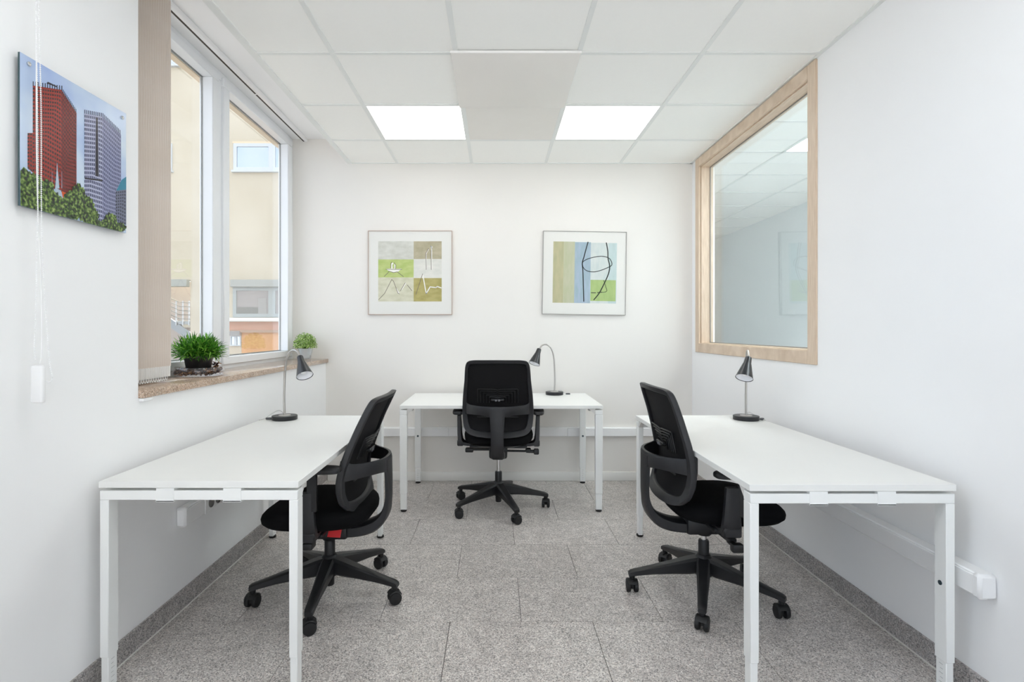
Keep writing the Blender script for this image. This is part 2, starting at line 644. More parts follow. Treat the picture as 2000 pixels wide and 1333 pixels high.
setting('baseboard_back', B().box(XL + 0.02, XR - 0.02, YB - 0.014, YB, 0.0, 0.074, 0.003, 2), SKIRTW)


# windows ------------------------------------------------------------
def rect_frame(b, axis_x0, axis_x1, y0, y1, z0, z1, wy0, wy1, wz0, wz1, bev=0.004):
    """frame in the YZ plane: outer y0..y1, z0..z1, hole wy0..wy1, wz0..wz1"""
    b.box(axis_x0, axis_x1, y0, y1, z0, wz0, bev)
    b.box(axis_x0, axis_x1, y0, y1, wz1, z1, bev)
    b.box(axis_x0, axis_x1, y0, wy0, wz0, wz1, bev)
    b.box(axis_x0, axis_x1, wy1, y1, wz0, wz1, bev)
    return b


win = setting('window_1', rect_frame(B(), WX0, WX1, WY0, WY1, 1.0, ZS, WY0 + 0.05, WY1 - 0.055, 1.06, ZS - 0.06), UPVC)
ob('window_mullion', B().box(WX0 + 0.005, WX1, 3.255, 3.325, 1.05, ZS - 0.06, 0.003).mesh('window_mullion', UPVC), win)
for (a, c, pa, pc) in ((2.17, 3.262, 2.27, 3.19), (3.318, 4.435, 3.392, 4.348)):
    sash = ob('window_sash', rect_frame(B(), WX0 + 0.012, WX1 + 0.016, a, c, 1.035, 2.80, pa, pc, 1.083, 2.748).mesh('window_sash', UPVC), win)
    ob('pane', B().box(-1.734, -1.730, pa - 0.01, pc + 0.01, 1.073, 2.758).mesh('pane', GLASS, smooth=False), sash)
    g = rect_frame(B(), -1.7295, -1.7285, pa - 0.001, pc + 0.001, 1.082, 2.749, pa + 0.003, pc - 0.003, 1.086, 2.745, 0)
    ob('glazing_seal', g.mesh('glazing_seal', mat('grey_seal', S(120, 120, 116), 0.6)), sash)
    g = rect_frame(B(), -1.739, -1.7345, pa - 0.001, pc + 0.001, 1.082, 2.749, pa + 0.007, pc - 0.007, 1.09, 2.741, 0)
    ob('spacer', g.mesh('spacer', ALU), sash)
ob('window_sill', B().box(WX1 - 0.001, XL + 0.022, WY0 + 0.001, YB - 0.001, 0.98, 1.012, 0.004, 2).mesh('window_sill', SILL), win,
   label='polished brown granite window sill')
ob('sill_end', B().box(XL + 0.0005, XL + 0.021, WY0 + 0.001, WY0 + 0.06, 0.966, 0.9795, 0.002).mesh('sill_end', PVC), win, label='white filler at the end of the granite sill')
# outside lintel and reveal
TAN = mat('outside_plaster', S(222, 200, 168), 0.9)
b = B()
b.box(-1.80, OUTX - 0.006, NY0 - 1.2, YB + 2.5, 2.752, 3.1)
b.box(-1.80, OUTX - 0.006, NY0 - 1.2, YB + 0.15, 0.2, 0.97)
setting('wall_outside', b, TAN)

# the nearer window, beyond the left edge of the picture
win3 = setting('window_3', rect_frame(B(), WX0, WX1, NY0, NY1, 0.98, ZS, NY0 + 0.05, NY1 - 0.05, 1.04, ZS - 0.06), UPVC)
ob('pane', B().box(-1.734, -1.730, NY0 + 0.045, NY1 - 0.045, 1.035, ZS - 0.055).mesh('pane', GLASS, smooth=False), win3)

# interior window to the corridor --------------------------------------
OX0, OX1 = XR - 0.012, 1.735
win2 = ob('window_2', None, kind='structure')
FY0, FY1, FZ0, FZ1 = 2.742, 4.392, 1.072, 2.628
fw = 0.072
b = B()
b.box(OX0, OX0 + 0.02, FY0, FY0 + fw, FZ0, FZ1, 0.003)
b.box(OX0, OX0 + 0.02, FY1 - fw, FY1, FZ0, FZ1, 0.003)
ob('window_stile', b.mesh('window_stile', OAKV), win2)
b = B()
b.box(OX0, OX0 + 0.02, FY0 + fw, FY1 - fw, FZ0, FZ0 + fw, 0.003)
b.box(OX0, OX0 + 0.02, FY0 + fw, FY1 - fw, FZ1 - fw, FZ1, 0.003)
ob('window_rail', b.mesh('window_rail', OAK), win2)
b = B()
hy0, hy1, hz0, hz1 = FY0 + fw + 0.004, FY1 - fw - 0.008, FZ0 + fw + 0.004, FZ1 - fw - 0.006
b.box(OX0 + 0.02, OX1, hy0 - 0.012, hy0, hz0, hz1, 0)
b.box(OX0 + 0.02, OX1, hy1, hy1 + 0.012, hz0, hz1, 0)
ob('window_jamb', b.mesh('window_jamb', OAKV), win2)
b = B()
b.box(OX0 + 0.02, OX1, hy0 - 0.012, hy1 + 0.012, hz0 - 0.012, hz0, 0)
b.box(OX0 + 0.02, OX1, hy0 - 0.012, hy1 + 0.012, hz1, hz1 + 0.012, 0)
ob('window_lining', b.mesh('window_lining', OAK), win2)
ob('pane', B().box(1.714, 1.722, hy0, hy1, hz0, hz1).mesh('pane', GLASS2, smooth=False), win2)
ob('glazing_bead', rect_frame(B(), 1.708, 1.714, hy0, hy1, hz0, hz1, hy0 + 0.006, hy1 - 0.006, hz0 + 0.006, hz1 - 0.006, 0).mesh('glazing_bead', mat('grey_bead', S(150, 146, 138), 0.5)), win2)

# corridor behind it ----------------------------------------------------
CX1, CY0, CY1 = 3.37, YF, 8.5
CWALL = mat('corridor_paint', S(240, 243, 244), 0.9)
b = B()
b.box(CX1, CX1 + 0.1, CY0, CY1, 0, 3.0)
b.box(1.76, CX1, CY1, CY1 + 0.1, 0, 3.0)
b.box(1.76, CX1, CY0 - 0.1, CY0, 2.56, 3.0)  # near end left open, added so daylight brightens the corridor
b.box(1.76, CX1, CY0 - 0.1, CY0, -0.1, 0.08)
b.box(1.66, 1.76, YB + 0.15, CY1, 0, 3.0)
setting('wall_corridor', b, CWALL)
setting('floor', B().box(1.76, CX1, CY0, CY1, -0.1, 0.0), mat('corridor_floor', S(206, 203, 200), 0.5))
b = B().box(1.76, CX1, CY0, CY1, ZC + 0.05, ZC + 0.15)
cc = setting('ceiling', b, WALL)
ccx = [1.76, 2.23, 2.84, CX1]
ccy = [CY1] + [3.586 + 0.615 * k for k in range(7, -9, -1)]
for r in range(len(ccy) - 1):
    if ccy[r + 1] < CY0: break
    for c in range(3):
        if c == 1 and r in (7, 9, 11):
            continue
        wd, dp = ccx[c + 1] - ccx[c] - 0.004, ccy[r] - ccy[r + 1] - 0.004
        dark = (r == 5)
        o = ob('ceiling_tile', B().box(-wd / 2, wd / 2, -dp / 2, dp / 2, 0.004, 0.019).mesh('ceiling_tile', TILE, smooth=False), cc,
               ((ccx[c] + ccx[c + 1]) / 2, (ccy[r] + ccy[r + 1]) / 2, ZC))
for x in ccx[1:-1]:
    ob('main_tee', B().box(x - TW, x + TW, CY0, CY1, ZC, ZC + 0.005).mesh('main_tee', TEE), cc)
for y in ccy[1:]:
    if y > CY0:
        ob('cross_tee', B().box(1.76, CX1, y - TW, y + TW, ZC, ZC + 0.0045).mesh('cross_tee', TEE), cc)
for r in (7, 9, 11):  # the two nearer panels are unseen, added to brighten the corridor
    if ccy[r + 1] > CY0 - 0.1:
        lab = {9: 'added LED panel in the corridor ceiling between its two neighbours, out of sight', 7: 'square LED panel in the corridor ceiling seen through the wood-framed window',
               11: 'added LED panel in the corridor ceiling near the camera, out of sight'}[r]
        ceiling_light(1, r, EMIT2, lab, cx=ccx, ry=ccy)


# ------------------------------------------------------------------ cable trunking
def trunking(axis, fixed, sgn, a, c, label, z0, z1, d, cap):
    """axis 'y': runs along y on wall x=fixed; sgn = direction into the room"""
    t = thing('cable_trunking', label, 'cable trunking', (0, 0, 0), 0, 'white cable trunking along the walls')

    def bx(b, lo, hi, d0, d1, za, zb, bev):
        p, q = fixed + sgn * d0, fixed + sgn * d1
        p, q = min(p, q), max(p, q)
        if axis == 'y':
            b.box(p, q, lo, hi, za, zb, bev)
        else:
            b.box(lo, hi, p, q, za, zb, bev)
    b = B(); bx(b, a, c, 0.0005, d - 0.006, z0, z1, 0.004)
    ob('body', b.mesh('body', PVC), t)
    n = max(1, int(round((c - a) / 1.1)))
    for i in range(n):
        lo, hi = a + (c - a) * i / n, a + (c - a) * (i + 1) / n
        b = B(); bx(b, lo + 0.0008, hi - 0.0008, d - 0.006, d, z0 + 0.006, z1 - 0.006, 0.002)
        ob('lid', b.mesh('lid', PVC), t)
    if cap is not None:
        b = B(); bx(b, cap - 0.004, cap + 0.03, 0.0005, d + 0.003, z0 - 0.003, z1 + 0.003, 0.010)
        ob('end_cap', b.mesh('end_cap', PVC), t)
    return t


tl = trunking('y', XL, 1, 2.385, YB - 0.001, 'white plastic cable trunking with sockets on the wall under the window and left desk', 0.381, 0.462, 0.043, 2.382)
for yy in (2.60, 2.665):
    b = B().lathe([(0.0, 0.0), (0.024, 0.0), (0.024, 0.003), (0.020, 0.0045), (0.019, 0.001), (0.0, 0.001)], 24,
                  (XL + 0.043, yy, 0.4215), Matrix.Rotation(R(90), 3, 'Y'), cap=False)
    ob('socket', b.mesh('socket', mat('socket_grey', S(120, 116, 114), 0.5)), tl, label='round grey power socket')
ob('cover_joint', B().box(XL + 0.041, XL + 0.046, 2.543, 2.558, 0.383, 0.460, 0.001).mesh('cover_joint', PVC), tl)
trunking('y', XR, -1, 1.78, YB - 0.001, 'white plastic cable trunking along the right wall below the right desk', 0.372, 0.450, 0.060, 1.758)
tb = trunking('x', YB, -1, XL + 0.046, XR - 0.064, 'white plastic cable trunking across the back wall behind the middle desk', 0.370, 0.446, 0.044, None)


# ------------------------------------------------------------------ desks
def desk(label, cx, cy, L, W, rotz, h, bolts=(), group=None):
    """L along local x, W along local y; frames stand at the two ends"""
    t = thing('desk', label, 'desk', (cx, cy, 0), rotz, 'white desks with telescopic legs')
    th = 0.023
    ob('desktop', B().box(-L / 2, L / 2, -W / 2, W / 2, h - th, h, 0.0015).mesh('desktop', WHITE), t)
    zb = h - th - 0.009
    for sx in (-1, 1):
        e = sx * (L / 2 - 0.002)
        x0, x1 = sorted((e, e - sx * 0.05))
        bar = ob('end_bar', B().box(x0, x1, -W / 2 + 0.003, W / 2 - 0.003, zb - 0.033, zb, 0.002).mesh('end_bar', WHITEM), t)
        for cyy in (-0.115, 0.115):
            c = B()
            xo = sorted((e + sx * 0.0015, e - sx * 0.055))
            c.box(xo[0], xo[1], cyy - 0.031, cyy + 0.031, zb - 0.001, h - th - 0.0005, 0.001)
            c.box(xo[0], xo[1], cyy - 0.031, cyy + 0.031, zb - 0.040, zb - 0.034, 0.001)
            c.box(xo[0] if sx < 0 else xo[1] - 0.0015, xo[0] + 0.0015 if sx < 0 else xo[1], cyy - 0.031, cyy + 0.031, zb - 0.038, zb, 0.0)
            ob('clip', c.mesh('clip', WHITEM), bar)
        for sy in (-1, 1):
            yo = sy * (W / 2 - 0.003)
            ya, yb = sorted((yo, yo - sy * 0.030))
            lg = ob('leg', B().box(x0, x1, ya, yb, 0.122, zb - 0.033, 0.002).mesh('leg', WHITEM), t)
            ob('leg_extension', B().box(x0 + 0.003, x1 - 0.003, ya + 0.0025, yb - 0.0025, 0.012, 0.123, 0.002).mesh('leg_extension', WHITEM), lg)
            ob('foot', B().lathe([(0.0, 0.0), (0.019, 0.0), (0.021, 0.003), (0.021, 0.010), (0.017, 0.014), (0.0, 0.014)], 20,
                                 ((x0 + x1) / 2, (ya + yb) / 2, 0.0), cap=False).mesh('foot', RUB), lg)
            s = B()
            inner = yb if sy < 0 else ya
            for dz, r_, m_ in ((0.385, 0.008, 0),):
                s.lathe([(0.0, 0.0), (r_, 0.0), (r_, 0.002), (r_ * 0.5, 0.0022), (r_ * 0.45, 0.001), (0, 0.001)], 16,
                        ((x0 + x1) / 2, inner, dz), Matrix.Rotation(R(90 if sy > 0 else -90), 3, 'X'), cap=False)
            if (sx, sy) not in bolts:
                s.bm.free()
            else: ob('bolt', s.mesh('bolt', mat('bolt_steel', S(80, 96, 104), 0.35, 0.8)), lg)
            s = B()
            for i in range(6):
                z = 0.03 + i * 0.0155
                s.box((x0 + x1) / 2 - 0.008, (x0 + x1) / 2 + (0.008 if i % 2 else 0.003), *(sorted((inner + sy * 0.0028, inner + sy * 0.0020))), z, z + 0.0012)
            ob('height_scale', s.mesh('height_scale', mat('scale_print', S(170, 172, 170), 0.6)), lg)
            g = B()
            xin = x1 if sx < 0 else x0
            g.prism([(xin, ya + 0.004, zb - 0.033), (xin - sx * 0.045, ya + 0.004, h - th - 0.0005), (xin, ya + 0.004, h - th - 0.0005)], (0, yb - ya - 0.008, 0))
            ob('gusset', g.mesh('gusset', mat('gusset_metal', S(214, 212, 208), 0.5)), lg)
    for cyy in (-0.115, 0.115):
        ob('rail', B().box(-L / 2 + 0.06, L / 2 - 0.06, cyy - 0.02, cyy + 0.02, h - th - 0.030, h - th - 0.0005, 0.001).mesh('rail', WHITEM), t)
    return t


HD = 0.730
desk('white desk under the window on the left, with the lamp at its far end', -1.020, (1.855 + 3.288) / 2, 3.288 - 1.855, 0.686, R(90), HD)
desk('white desk along the right wall below the wood-framed window', 1.206, (1.824 + 3.308) / 2, 3.308 - 1.824, 0.698, R(90), HD - 0.002, ((-1, -1),))
desk('white desk in the middle against the back wall under the two framed prints', 0.0385, (3.712 + 4.440) / 2, 1.399, 0.728, 0, HD + 0.001, ((-1, 1), (1, 1)))


# ------------------------------------------------------------------ desk lamps
def lamp(label, x, y, z, az, reach, d):
    """az: direction the neck arches to, reach: how far, d: world direction the shade points in"""
    t = thing('desk_lamp', label, 'lamp', (x, y, z), az, 'black desk lamps')
    ob('base', B().lathe([(0.0, 0.0), (0.069, 0.0), (0.071, 0.002), (0.071, 0.022), (0.069, 0.024), (0.0, 0.024)], 48, cap=False).mesh('base', BLK), t)
    ob('base_cap', B().lathe([(0.0, 0.0235), (0.034, 0.0235), (0.033, 0.026), (0.008, 0.028), (0.008, 0.034), (0.0, 0.034)], 32, cap=False).mesh('base_cap', METAL), t)
    k = reach / 0.118
    d = (Matrix.Rotation(-az, 3, 'Z') @ Vector(d)).normalized()
    neck = Vector((reach, 0, 0.366))
    pts = [(0, 0, 0.02), (-0.004, 0, 0.12), (-0.001, 0, 0.22), (0.004, 0, 0.29), (0.013 * k, 0, 0.340), (0.030 * k, 0, 0.378), (0.055 * k, 0, 0.400),
           (0.080 * k, 0, 0.402), (0.103 * k, 0, 0.389), tuple(neck + d * 0.006)]
    ob('stem', B().tube(catmull(pts, 5), 0.0062, 12).mesh('stem', METAL), t)
    q = Vector((0, 0, 1)).rotation_difference(d).to_matrix()
    o = neck
    sh = ob('lamp_shade', B().lathe([(0.0155, -0.002), (0.0165, 0.0), (0.0175, 0.002), (0.0205, 0.036), (0.0215, 0.039), (0.0225, 0.042), (0.0455, 0.126), (0.0465, 0.129),
                                     (0.0445, 0.129), (0.043, 0.125), (0.0215, 0.046), (0.0, 0.044)], 40, o, q).mesh('lamp_shade', SHADE), t)
    ob('reflector', B().lathe([(0.0440, 0.1275), (0.0425, 0.124), (0.0208, 0.048), (0.0, 0.0460)], 40, o, q, cap=False).mesh('reflector', WHITEIN, fixn=False), sh)
    ob('bulb', B().lathe([(0.0, 0.046), (0.011, 0.048), (0.011, 0.068), (0.017, 0.083), (0.019, 0.094), (0.015, 0.108), (0.007, 0.115), (0.0, 0.116)], 24, o, q, cap=False).mesh('bulb', BULB), sh)
    return t


def cord(parent, pts, plug):
    b = B().tube(catmull(pts, 6), 0.0022, 8)
    ob('power_cord', b.mesh('power_cord', mat('cord_white', S(214, 214, 212), 0.5)), parent)
    p, q = Vector(plug[0]), Vector(plug[1])
    ob('cord_switch', B().tube([p, p.lerp(q, 0.15), p.lerp(q, 0.85), q], [0.004, 0.007, 0.007, 0.004], 8).mesh('cord_switch', mat('switch_grey', S(96, 98, 100), 0.5)), parent)


zl = HD + 0.0005
la = lamp('black desk lamp on the left desk, shade turned right towards the camera', -1.225, 3.14, zl, R(-25), 0.118, (0.38, -0.47, -0.80))
# cords are given in the lamp's local frame
def loc(o, x, y, z):
    a = -o.rotation_euler.z
    dx, dy = x - o.location.x, y - o.location.y
    return (dx * cos(a) - dy * sin(a), dx * sin(a) + dy * cos(a), z)
cord(la, [loc(la, -1.240, 3.17, 0.028), loc(la, -1.275, 3.185, 0.045), loc(la, -1.315, 3.18, 0.028), loc(la, -1.345, 3.15, 0.004), loc(la, -1.3555, 3.10, 0.003)],
     (loc(la, -1.296, 3.135, 0.006), loc(la, -1.33, 3.128, 0.006)))
lm = lamp('black desk lamp on the middle desk, shade turned left towards the chair', 0.472, 4.340, HD + 0.0015, R(193), 0.128, (-0.33, -0.32, -0.89))
cord(lm, [loc(lm, 0.495, 4.375, 0.024), loc(lm, 0.53, 4.395, 0.030), loc(lm, 0.56, 4.385, 0.006), loc(lm, 0.60, 4.415, 0.003)],
     (loc(lm, 0.565, 4.355, 0.004), loc(lm, 0.60, 4.35, 0.004)))
lr = lamp('black desk lamp on the right desk, shade turned left below the wood-framed window', 1.457, 3.145, HD - 0.0015, R(251), 0.118, (-0.36, -0.38, -0.85))
cord(lr, [loc(lr, 1.47, 3.18, 0.026), loc(lr, 1.505, 3.20, 0.034), loc(lr, 1.54, 3.17, 0.008), loc(lr, 1.547, 3.10, 0.003)],
     (loc(lr, 1.530, 3.132, 0.006), loc(lr, 1.552, 3.125, 0.006)))


# ------------------------------------------------------------------ task chairs
def prof(z):
    """back plane: y as a function of z (chair faces +y)"""
    P = [(0.50, -0.195), (0.54, -0.173), (0.58, -0.154), (0.63, -0.141), (0.68, -0.138), (0.74, -0.144), (0.82, -0.163), (0.92, -0.193), (1.06, -0.244)]
    if z <= P[0][0]: return P[0][1]
    for (a, ya), (c, yc) in zip(P, P[1:]):
        if z <= c:
            t = (z - a) / (c - a)
            return ya + (yc - ya) * t
    return P[-1][1]


def bsurf(u, z, off=0.0):
    return Vector((u, prof(z) + 0.42 * u * u - 0.008 + off, z))


half = [(0, 1.052), (0.09, 1.0515), (0.155, 1.050), (0.190, 1.041), (0.205, 1.016), (0.211, 0.975), (0.216, 0.91), (0.2255, 0.83), (0.2315, 0.76), (0.2335, 0.69),
        (0.230, 0.63), (0.219, 0.583), (0.192, 0.551), (0.145, 0.535), (0.07, 0.527), (0, 0.525)]
half = [(u * 1.035, z) for u, z in half]
outline = [(u, z) for u, z in half] + [(-u, z) for u, z in reversed(half[1:-1])]
OL = [(p.x, p.y) for p in catmull([(u, z, 0) for u, z in outline], 4, closed=True)]


def inward(i, n):
    a, c = Vector(OL[(i - 1) % n]), Vector(OL[(i + 1) % n])
    t = (c - a).normalized()
    return Vector((t.y, -t.x)) * (1 if True else -1)


def barw(u, z):
    if z > 1.0: return 0.026
    if z > 0.8: return 0.022 + (1.0 - z) * 0.04
    if z > 0.6: return 0.030 + (0.8 - z) * 0.05
    return 0.040


ring_rings, inner_pts = [], []
n = len(OL)
for i, (u, z) in enumerate(OL):
    nn = inward(i, n)
    # make sure it points to the centre
    if nn.dot(Vector((0 - u, 0.78 - z))) < 0: nn = -nn
    wv = barw(u, z)
    pts = []
    for (a, d) in ((0.0, -0.007), (0.003, -0.013), (wv - 0.004, -0.013), (wv, -0.008), (wv, 0.010), (wv - 0.003, 0.014), (0.004, 0.014), (0.0, 0.009)):
        uu, zz = u + nn.x * a, z + nn.y * a
        pts.append(bsurf(uu, zz, d))
    ring_rings.append(pts)
    inner_pts.append((u + nn.x * wv * 0.8, z + nn.y * wv * 0.8))
ME_RING = B().loft(ring_rings, loop=True).mesh('back_frame', PLAST2)
# mesh panel: spokes from a spine line
b = B()
rings = []
for s_ in (1.0, 0.8, 0.6, 0.4, 0.2, 0.02):
    rings.append([bsurf(u * s_, 0.78 + (z - 0.78) * s_, 0.004) for u, z in inner_pts])
b.loft(rings, cap=False)
b.bm.faces.new([v for v in list(b.bm.verts)[-len(inner_pts):]])
ME_MESH = b.mesh('back_mesh', MESHF)


def sect(c, right, up, hw, hh, k=0.35):
    """rounded rectangular ring"""
    out = []
    for sx, sy in ((1, 1), (-1, 1), (-1, -1), (1, -1)):
        if (sx, sy) in ((1, 1), (-1, -1)):
            q = ((1, 1 - k), (1 - k, 1))
        else:
            q = ((1 - k, 1), (1, 1 - k))
        for a, d in q:
            out.append(c + right * (sx * a * hw) + up * (sy * d * hh))
    return out


# cross band
b = B()
rs = []
N = 24
for i in range(N + 1):
    t = -1 + 2 * i / N
    u = 0.222 * t
    y_edge = bsurf(0.222, 0.725).y
    bow = max(0.0, 1 - abs(t) ** 2.6)
    y = y_edge + (-0.278 - y_edge) * bow
    zt = 0.752 - 0.004 * bow
    zb_ = 0.692 - 0.018 * math.exp(-(t / 0.33) ** 2) - 0.012 * abs(t) ** 4
    if abs(t) > 0.9: zt += 0.02 * (abs(t) - 0.9) / 0.1
    c = Vector((u, y, (zt + zb_) / 2))
    rs.append(sect(c, Vector((0, 1, 0)), Vector((0, 0, 1)), 0.010, (zt - zb_) / 2))
b.loft(rs)
# spine down and forwards under the seat
path = catmull([(0, -0.278, 0.735), (0, -0.281, 0.62), (0, -0.280, 0.54), (0, -0.266, 0.478), (0, -0.228, 0.432), (0, -0.165, 0.405), (0, -0.08, 0.395), (0, 0.02, 0.395)], 5)
rs = []
for i, p in enumerate(path):
    t = (path[min(i + 1, len(path) - 1)] - path[max(i - 1, 0)]).normalized()
    nrm = Vector((0, t.z, -t.y))
    f = i / (len(path) - 1)
    hw = 0.052 - 0.010 * min(1, f * 5) + 0.012 * max(0, f - 0.5) * 2
    hh = 0.012 + 0.016 * max(0, min(1, (f - 0.30) * 3))
    rs.append(sect(p, Vector((1, 0, 0)), nrm, hw, hh))
b.loft(rs)
ME_SPINE = b.mesh('back_support', PLAST2)

# lumbar pad with nested ribs
b = B()
for k in range(5):
    w_, zt = 0.135 - k * 0.020, 0.855 - k * 0.013
    zb_ = 0.762
    def P(u, z): return bsurf(u, z, -0.016)
    b.tube([P(-w_, zb_), P(-w_, zt - 0.003), P(-w_ + 0.004, zt), P(-0.02, zt - 0.002), P(0, zt - 0.007), P(0.02, zt - 0.002), P(w_ - 0.004, zt), P(w_, zt - 0.003), P(w_, zb_)], 0.0036, 6)
b.box(-0.045, 0.045, prof(0.79) - 0.042, prof(0.79) - 0.022, 0.775, 0.792, 0.004)
b.box(-0.14, 0.14, prof(0.665) - 0.026, prof(0.665) - 0.018, 0.662, 0.668, 0.002)
ME_LUM = b.mesh('lumbar_support', mat('lumbar_plastic', S(16, 16, 17), 0.4))
ME_LATCH = B().box(-0.018, -0.003, prof(0.78) - 0.047, prof(0.78) - 0.041, 0.772, 0.786, 0.002).box(0.003, 0.018, prof(0.78) - 0.047, prof(0.78) - 0.041, 0.772, 0.786, 0.002).mesh('latch', mat('grey_latch', S(92, 92, 96), 0.4))


def superring(a, bb, z, e=0.55, cy=0.0, n=48, droop=0.0):
    out = []
    for k in range(n):
        t = 2 * pi * k / n
        x = a * math.copysign(abs(cos(t)) ** e, cos(t))
        y = bb * math.copysign(abs(sin(t)) ** e, sin(t))
        zz = z
        yy = y + cy
        if yy > 0.12:
            zz -= droop * ((yy - 0.12) / 0.18) ** 2
        x *= 1 - 0.10 * max(0, -y / bb)      # a little narrower at the back
        out.append(Vector((x, yy, zz)))
    return out


rs = []
for z, s_, dr in ((0.462, 0.80, 0.0), (0.466, 0.93, 0.002), (0.482, 0.99, 0.004), (0.505, 1.0, 0.012), (0.524, 0.985, 0.020), (0.538, 0.94, 0.024), (0.546, 0.85, 0.022), (0.549, 0.6, 0.015), (0.548, 0.2, 0.0), (0.547, 0.01, 0)):
    rs.append(superring(0.245 * s_, 0.247 * s_, z, 0.60, 0.065, droop=dr))
ME_SEAT = B().loft(rs).mesh('seat', FAB)
rs = [superring(0.245 * s_, 0.247 * s_, z, 0.6, 0.055) for z, s_ in ((0.440, 0.55), (0.444, 0.66), (0.466, 0.90), (0.470, 0.88))]
ME_PAN = B().loft(rs).mesh('seat_pan', PLAST)
b = B().box(-0.062, 0.062, -0.10, 0.13, 0.365, 0.445, 0.014, 2)
b.box(-0.20, 0.20, -0.035, 0.045, 0.425, 0.447, 0.006)
b.lathe([(0.0, 0.350), (0.032, 0.350), (0.036, 0.358), (0.036, 0.38), (0.0, 0.38)], 24, cap=False)
ME_MECH = b.mesh('tilt_mechanism', PLAST)
b = B().tube([(-0.05, 0.02, 0.405), (-0.19, 0.02, 0.405)], 0.0085, 10)
b.box(-0.235, -0.178, -0.002, 0.042, 0.386, 0.416, 0.007, 2)
ME_LEV1 = b.mesh('lever', PLAST)
b = B().tube([(0.05, 0.02, 0.397), (0.20, 0.03, 0.393)], 0.0075, 10)
b.tube([(0.195, 0.03, 0.393), (0.25, 0.03, 0.391)], 0.012, 12)
b.box(0.248, 0.285, 0.006, 0.054, 0.372, 0.410, 0.008, 2)
b.box(0.19, 0.228, 0.012, 0.05, 0.395, 0.415, 0.005)
ME_LEV2 = b.mesh('lever', PLAST)
# armrests
b = B()
rs = []
pp = [(0.165, 0.447), (0.215, 0.449), (0.252, 0.457), (0.268, 0.478), (0.272, 0.52), (0.275, 0.60), (0.277, 0.650)]
ww = [0.030, 0.032, 0.038, 0.040, 0.036, 0.031, 0.028]
hh_ = [0.011, 0.013, 0.017, 0.018, 0.0155, 0.014, 0.013]
for i, (x, z) in enumerate(pp):
    a, c = Vector(pp[max(i - 1, 0)]), Vector(pp[min(i + 1, len(pp) - 1)])
    t = (c - a).normalized()
    nrm = Vector((-t.y, 0, t.x))
    rs.append(sect(Vector((x, 0.005, z)), Vector((0, 1, 0)), nrm, ww[i], hh_[i]))
b.loft(rs)
b.box(0.245, 0.288, -0.033, 0.043, 0.438, 0.480, 0.006)
ME_ARM = b.mesh('armrest', PLAST2)
ME_ARM_L = ME_ARM.copy()
ME_ARM_L.transform(Matrix.Scale(-1, 4, (1, 0, 0))); ME_ARM_L.flip_normals()
b = B().box(-0.009, 0.009, -0.021, 0.021, -0.19, -0.020, 0.003)
b.box(-0.026, 0.026, -0.045, 0.045, -0.028, -0.018, 0.004)
rs = []
for z, s_ in ((-0.024, 0.84), (-0.021, 0.97), (-0.012, 1.0), (-0.005, 0.97), (0.0, 0.85), (0.001, 0.1)):
    rs.append(superring(0.043 * s_, 0.122 - 0.043 * (1 - s_), z, 0.5))
b.loft(rs)
ME_PAD = b.mesh('arm_pad', PLAST)
# column and star base
ME_GAS = B().tube([(0, 0, 0.19), (0, 0, 0.36)], 0.0135, 20).mesh('gas_spring', CHROME)
b = B().lathe([(0.0, 0.045), (0.019, 0.045), (0.021, 0.05), (0.0245, 0.19), (0.0245, 0.252), (0.021, 0.258), (0.0, 0.258)], 28, cap=False)
ME_COL = b.mesh('column_cover', PLAST)
b = B().lathe([(0.0, 0.095), (0.040, 0.095), (0.048, 0.11), (0.046, 0.16), (0.036, 0.182), (0.028, 0.190), (0.0, 0.190)], 32, cap=False)
ME_HUB = b.mesh('hub', PLAST)
rs = []
for r_, zt, zb_, hw in ((0.030, 0.180, 0.105, 0.030), (0.07, 0.172, 0.100, 0.030), (0.15, 0.150, 0.097, 0.026), (0.24, 0.126, 0.090, 0.0215), (0.305, 0.110, 0.082, 0.0195), (0.338, 0.102, 0.076, 0.0185), (0.350, 0.094, 0.076, 0.016)):
    c = Vector((r_, 0, (zt + zb_) / 2))
    rs.append(sect(c, Vector((0, 1, 0)), Vector((0, 0, 1)), hw, (zt - zb_) / 2, 0.3))
b = B().loft(rs)
b.lathe([(0.0, 0.062), (0.0125, 0.062), (0.0165, 0.088), (0.0, 0.088)], 16, (0.334, 0, 0), cap=False)
ME_LEG = b.mesh('base_leg', PLAST)
b = B()
for sx in (-1, 1):
    b.lathe([(0.0, -0.010), (0.022, -0.010), (0.0265, -0.008), (0.0285, -0.003), (0.0285, 0.004), (0.0265, 0.009), (0.020, 0.010), (0.0, 0.0105)], 28,
            (0, sx * 0.0175, 0.0285), Matrix.Rotation(R(-90 * sx), 3, 'X'), cap=False)
b.box(-0.010, 0.022, -0.007, 0.007, 0.020, 0.062, 0.003)
# hood over both wheels
rs = []
for a in range(0, 121, 15):
    an = R(30 + a)
    rs.append([Vector((cos(an) * r_, y, 0.0285 + sin(an) * r_)) for r_, y in ((0.030, -0.026), (0.034, -0.022), (0.034, 0.022), (0.030, 0.026))])
b.loft(rs)
ME_CAST = b.mesh('caster', RUB)


